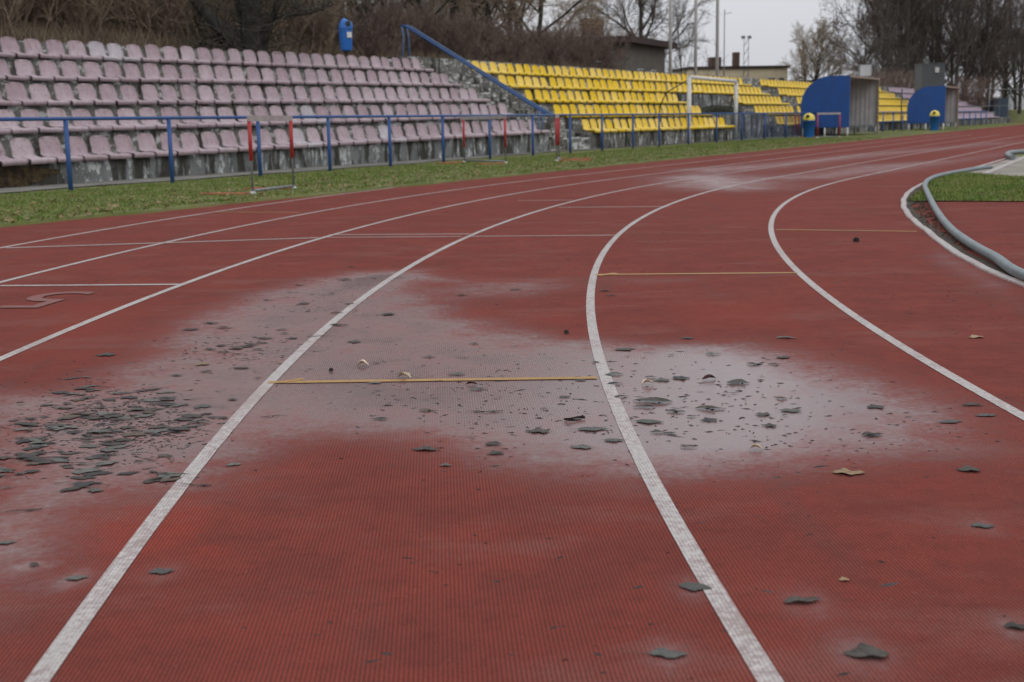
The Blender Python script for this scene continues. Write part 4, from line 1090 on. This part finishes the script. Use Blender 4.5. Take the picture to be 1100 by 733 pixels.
def plant(protos, loc, sc, rz, label, group=None, name='bare_tree'):
    t=empty(name,loc,rz); t.scale=(sc,sc,sc*1.0); tag(t,label,'tree',group)
    link('trunk',protos[0],None,t); c=link('crown',protos[1],None,t)
    if protos[2]: link('leaves',protos[2],None,c)
    return t
UP=[tree_proto(50+i,20,.19,'upright','bark','twig',minr=.016) for i in range(3)]
UPL=tree_proto(61,18,.2,'upright','bark','twig',16000,'deadleaf',minr=.016)
SPR=[tree_proto(70+i,9,.17,'spread','bark_green','twig_br') for i in range(2)]
SPT=tree_proto(75,9,.17,'spread','bark_green','twig_tan')
RND=tree_proto(80,10,.34,'round','bark','twig_tan',minr=.022)
DK=tree_proto(85,9.5,.22,'spread','bark','twig',minr=.013)

# the big dark tree right behind the pink seats, forked at its foot
def forked():
    b=away(274,34.2,2.85); t=empty('forked_tree',b); tag(t,'thick dark tree forking at its foot behind the pink seats','tree')
    tr=MB(); cr=MB(); R=random.Random(5)
    limbs=[[(0,0,-.3),(-.4,.05,.22),(-.85,.1,.66),(-1.3,.15,1.15),(-2.6,.3,2.9)],[(0,0,-.3),(.02,.05,.8),(-.05,.1,1.8),(.1,.2,3.),(.1,.3,5.5)],[(.1,0,-.3),(.3,0,.25),(.48,-.05,.7),(.72,-.1,1.2),(1.3,-.1,3.)],[(-.05,.1,0),(-.25,.3,.6),(-.42,.5,1.2),(-.6,.6,3.5)]]
    rads=[[.34,.22,.18,.15,.11],[.38,.27,.23,.20,.13],[.26,.13,.10,.08,.05],[.2,.11,.08,.06,.04]]
    for l,r in zip(limbs,rads): tr.tube(smooth(l,4),[r[min(i//4,4)]*(1-(i%4)/4)+r[min(i//4+1,4)]*((i%4)/4) for i in range(len(smooth(l,4)))],10)
    tr.tube(smooth([(-.68,.1,.5),(-1.0,.05,.46),(-1.25,.05,.4),(-1.5,.1,.15)],4),.035,6); tr.tube(smooth([(.55,-.1,.85),(1.0,-.1,.92),(1.6,-.1,.98),(2.2,-.1,1.2)],4),[.05-.0025*i for i in range(13)],6)
    for l in limbs+[[(-.68,.1,.5),(-1.5,.1,.15)],[(.55,-.1,.85),(2.2,-.1,1.2)]]:
        for k in range(34):
            i=R.randrange(1,len(l)); p=Vector(l[i-1]).lerp(Vector(l[i]),R.random()); d=Vector((R.gauss(0,1),R.gauss(0,1),R.gauss(.4,.6))).normalized(); L=R.uniform(.5,1.8)
            q=p+d*L*.5+Vector((R.gauss(0,.1),0,R.gauss(0,.1))); e_=q+d*L*.5+Vector((R.gauss(0,.2),0,.15)); cr.tube([p,q,e_],[.022,.014,.006],4,False)
            for j in range(5):
                f=q.lerp(e_,R.random()); cr.tube([f,f+(d+Vector((R.gauss(0,.7),R.gauss(0,.7),R.gauss(0,.7)))).normalized()*L*R.uniform(.2,.45)],[.009,.004],3,False)
    tr.build('trunk',M['bark_black'],t); cr.build('crown',M['bark'],t)
forked()
SH=[shrub_mesh(100+i,3.4,26,34,.55) for i in range(3)]
for m_ in SH: m_.materials.append(M['twig_br'])
SHR=[shrub_mesh(120+i,2.0,30,20,.75) for i in range(3)]
for m_ in SHR: m_.materials.append(M['twig_red'])
def shrubs(protos, n, s0, s1, p0, p1, sc, label, group, lift=0.):
    for i in range(n):
        S=s0+(s1-s0)*(i+rnd.random())/n; p=rnd.uniform(p0,p1); f_=PF if S<21 else YF
        hi=(1.9 if S<14 else max(.1,1.9-(S-14)*.12))*max(0,min(1,(p-7)/9))
        o=link('bare_shrub',rnd.choice(protos)); o.location=f_.g(S,p,f_.zk(5,max(S,-6))+hi-.05+lift); z=rnd.uniform(*sc); o.scale=(z*1.1,z*1.1,z); o.rotation_euler=(0,0,rnd.uniform(0,6.28)); tag(o,label,'shrub',group)
shrubs(SH,40,-9,21,7.3,10.2,(.7,1.05),'tall leafless brown shrub in the thicket close behind the pink seats','shrubs close behind the pink seats')
shrubs(SH,34,-12,22,11,17,(1.0,1.4),'tall leafless brown shrub at the back of the thicket behind the pink seats','shrubs at the back of the thicket')
shrubs(SHR,30,16,40,7.4,9.5,(.85,1.15),'red brown leafless shrub in the hedge behind the stairs and yellow seats','red brown shrubs in the hedge')
shrubs(SHR,26,15,36,10,15,(.85,1.25),'tall red brown leafless shrub behind the hedge of the yellow seats','tall red brown shrubs')
# thin trees of the thicket
for i,(px,dp,sc,pr,lab) in enumerate([(330,44,.9,0,'thin bare tree right of the blue bin on the stand'),(398,47,1.0,1,'thin bare tree left of the top of the handrail'),(418,52,1.1,0,'slim bare tree just left of the handrail top, farther back'),(452,55,1.0,1,'slim bare tree above the handrail top'),(486,58,1.0,0,'bare tree above the top of the stairs'),(512,62,1.05,1,'bare tree above the left end of the yellow seats'),(528,60,.9,0,'slim bare tree over the first yellow seats'),(548,64,1.0,1,'bare tree behind the hedge over the yellow seats'),(60,40,1.0,0,'bare tree in the thicket at the far left'),(130,42,1.1,1,'bare tree in the thicket left of the forked tree'),(190,44,1.0,0,'bare tree just left of the forked tree'),(465,74,1.1,0,'bare tree standing farther behind the stairs'),(500,78,1.1,1,'bare tree far behind the top of the stairs'),(380,60,1.1,1,'bare tree behind the hooded blue bin')]):
    plant(SPR[pr],away(px,dp,2.6),sc,rnd.uniform(0,6),lab)
plant(SPT,away(577,66,2.3),1.0,1.2,'bare tree with pale tan twigs left of the brick chimney'); plant(SPT,away(560,70,2.3),1.05,3.2,'bare tan tree behind the red brown hedge')
# trees round the buildings
plant(DK,away(688,112,1.5),1.35,.4,'bare tree fanning out above the roof of the grey house'); plant(SPR[0],away(632,118,1.5),1.0,2.0,'thin bare tree behind the chimney of the grey house')
plant(UP[1],away(737,118,.0),.50,2.1,'bare dark tree between the two left pale poles'); plant(SPR[1],away(660,125,0),.9,4.0,'faint bare tree behind the middle of the grey roof')
plant(RND,away(868,150,0.),.83,1.0,'broad bare tree with round tan crown left of the near shelter')
# tall trees at the right
for i,(px,dp,sc,pr,lab) in enumerate([(948,128,.82,'L','leaf-holding brown tree at the left edge of the tall trees'),(955,122,.85,0,'tall bare tree over the near shelter roof'),(966,135,1.05,'L','tall tree with clinging brown leaves over the board of the near shelter'),(958,126,1.0,1,'tall bare tree above the gap between the shelters'),(973,118,1.0,2,'tall bare tree left of the metal cabin'),(985,138,1.1,'L','tall tree with brown leaves behind the metal cabin'),(998,122,1.0,0,'tall bare tree rising behind the metal cabin'),(1012,130,1.1,1,'tall bare tree above the far shelter'),(1024,118,.95,2,'tall bare tree right of the far shelter'),(1037,134,1.05,0,'tall bare tree above the far end of the stand'),(1050,124,.95,1,'tall bare tree left of the container'),(1062,140,1.0,2,'tall bare tree right behind the container'),(1077,150,.95,0,'tall bare tree right of the container'),(1092,146,1.0,1,'tall bare tree at the right edge'),(1108,150,1.0,2,'tall bare tree cut by the right edge'),(1004,150,1.15,2,'tall bare tree far behind the cabin'),(966,152,1.2,0,'tall bare tree in the back of the row over the lilac seats')]):
    plant(UPL if pr=='L' else UP[pr],away(px,dp,0),sc,rnd.uniform(0,6),lab)
for i,(px,dp,sc,lab) in enumerate([(930,112,.8,'low twiggy tree over the back of the near shelter roof'),(952,116,1.0,'low twiggy tree under the tall trees between the shelters'),(978,120,1.05,'low twiggy tree left of the cabin, under the tall trees'),(1022,124,1.05,'low twiggy tree just right of the cabin'),(1036,128,1.1,'low twiggy tree above the lilac seats at the far end'),(1052,126,1.0,'low twiggy tree left of the container top'),(1064,134,1.1,'low twiggy tree behind the container'),(1080,140,1.1,'low twiggy tree on the bank right of the container'),(1096,138,1.1,'low twiggy tree on the bank at the right edge')]):
    plant(DK,away(px,dp,.8),sc*(.62 if i in(1,2,4,6) else .85),rnd.uniform(0,6),lab)
for (px,dp,sc,lab) in ((1030,112,1.5,'brown shrub behind the lilac seats at the far end'),(1046,116,1.5,'brown shrub left of the container at the far end'),(922,100,1.6,'brown shrub left of the near shelter roof under the tall trees'),(940,104,1.7,'brown shrub behind the near shelter under the tall trees'),(957,108,1.7,'brown shrub between the shelters under the tall trees'),(972,112,1.7,'brown shrub left of the cabin under the tall trees')):
    o=link('bare_shrub',SHR[0]); o.location=away(px,dp,1.2); o.scale=(sc*1.3,sc*1.3,sc); tag(o,lab,'shrub')
o=link('bare_shrub',SHR[1]); o.location=away(803,120,2.4); o.scale=(1.5,1.5,.95); tag(o,'dark red brown shrub in front of the cream building','shrub')
# evergreen bush in the passage
def bush(loc, rx, ry, h, n, m, label):
    R=random.Random(8); mb=MB()
    for i in range(n):
        a=R.uniform(0,6.28); u=R.random()**.5; z=R.random()**.8; k=math.sqrt(max(0,1-z*z*.8)); c=Vector((rx*u*k*math.cos(a),ry*u*k*math.sin(a),h*z)); s=R.uniform(.02,.05)
        d=Vector((R.gauss(0,1),R.gauss(0,1),R.gauss(0,1))).normalized()*s; e_=d.orthogonal().normalized()*s*.5; mb.add([c-d,c+e_,c+d,c-e_],[(0,1,2,3)])
    t=empty('bush',loc,YF.rz); tag(t,label,'bush'); mb.build('leaves',M[m],t)
    st=MB()
    for i in range(8): st.tube([(0,0,-.05),(R.uniform(-rx,rx)*.5,R.uniform(-ry,ry)*.5,h*.8)],[.03,.01],4)
    st.build('stems',M['bark'],t)
bush(YF.g(38.2,1.9,.95),2.9,.6,.5,5000,'hedge','dark evergreen bush filling the passage between the yellow seats')

# ------------------------------------------------------------------ LIGHT, SKY, CAMERA
wd=bpy.data.worlds.new('World'); scene.world=wd; wd.use_nodes=True; nt=wd.node_tree; bg=nt.nodes['Background']
sky=nt.nodes.new('ShaderNodeTexSky'); sky.sky_type='NISHITA'; sky.sun_disc=False; sky.sun_elevation=math.radians(38); sky.sun_rotation=math.radians(-35); sky.dust_density=4; sky.air_density=1.2
hs=nt.nodes.new('ShaderNodeHueSaturation'); hs.inputs['Saturation'].default_value=.25; nt.links.new(sky.outputs[0],hs.inputs['Color'])
tc=nt.nodes.new('ShaderNodeTexCoord'); sx=nt.nodes.new('ShaderNodeSeparateXYZ'); nt.links.new(tc.outputs['Generated'],sx.inputs[0])
mr=nt.nodes.new('ShaderNodeMapRange'); mr.inputs['From Min'].default_value=0; mr.inputs['From Max'].default_value=1; mr.inputs['To Min'].default_value=5.2; mr.inputs['To Max'].default_value=11.5; nt.links.new(sx.outputs['Z'],mr.inputs['Value'])
cn=nt.nodes.new('ShaderNodeTexNoise'); cn.inputs['Scale'].default_value=2.2; cn.inputs['Detail'].default_value=5; nt.links.new(tc.outputs['Generated'],cn.inputs['Vector'])
cm=nt.nodes.new('ShaderNodeMapRange'); cm.inputs['From Min'].default_value=.3; cm.inputs['From Max'].default_value=.7; cm.inputs['To Min'].default_value=.90; cm.inputs['To Max'].default_value=1.08; nt.links.new(cn.outputs['Fac'],cm.inputs['Value'])
ml=nt.nodes.new('ShaderNodeMath'); ml.operation='MULTIPLY'; nt.links.new(mr.outputs[0],ml.inputs[0]); nt.links.new(cm.outputs[0],ml.inputs[1])
cc=nt.nodes.new('ShaderNodeVectorMath'); cc.operation='SCALE'; cc.inputs[0].default_value=(.955,.985,1.06); nt.links.new(ml.outputs[0],cc.inputs['Scale'])
mx=nt.nodes.new('ShaderNodeMix'); mx.data_type='RGBA'; mx.inputs['Factor'].default_value=.88; nt.links.new(hs.outputs[0],mx.inputs[6]); nt.links.new(cc.outputs[0],mx.inputs[7])
nt.links.new(mx.outputs[2],bg.inputs['Color']); bg.inputs['Strength'].default_value=.10
sd_=bpy.data.lights.new('sun','SUN'); sd_.energy=.5; sd_.angle=math.radians(35); sd_.color=(1,.97,.93)
so=bpy.data.objects.new('sun',sd_); COL.objects.link(so); so.rotation_euler=(math.radians(52),0,math.radians(35))
cd=bpy.data.cameras.new('camera'); cam=bpy.data.objects.new('camera',cd); COL.objects.link(cam); scene.camera=cam
cd.sensor_width=36; cd.lens=FPX/1100*36; cd.clip_end=3000; cd.clip_start=.05
c,s=math.cos(ROLL),math.sin(ROLL); fw=Vector((0,math.cos(PIT),-math.sin(PIT))); up0=Vector((0,math.sin(PIT),math.cos(PIT))); rt0=Vector((1,0,0))
rt=rt0*c+up0*s; up=up0*c-rt0*s
cam.matrix_world=Matrix(((rt.x,up.x,-fw.x,0),(rt.y,up.y,-fw.y,0),(rt.z,up.z,-fw.z,EYE),(0,0,0,1)))
cd.dof.use_dof=True; cd.dof.focus_distance=4.6; cd.dof.aperture_fstop=5.6
vs_=scene.view_settings; vs_.view_transform='Standard'; vs_.look='None'; vs_.gamma=1; vs_.exposure=.34; vs_.use_curve_mapping=False
scene.cycles.use_denoising=True; scene.cycles.max_bounces=6
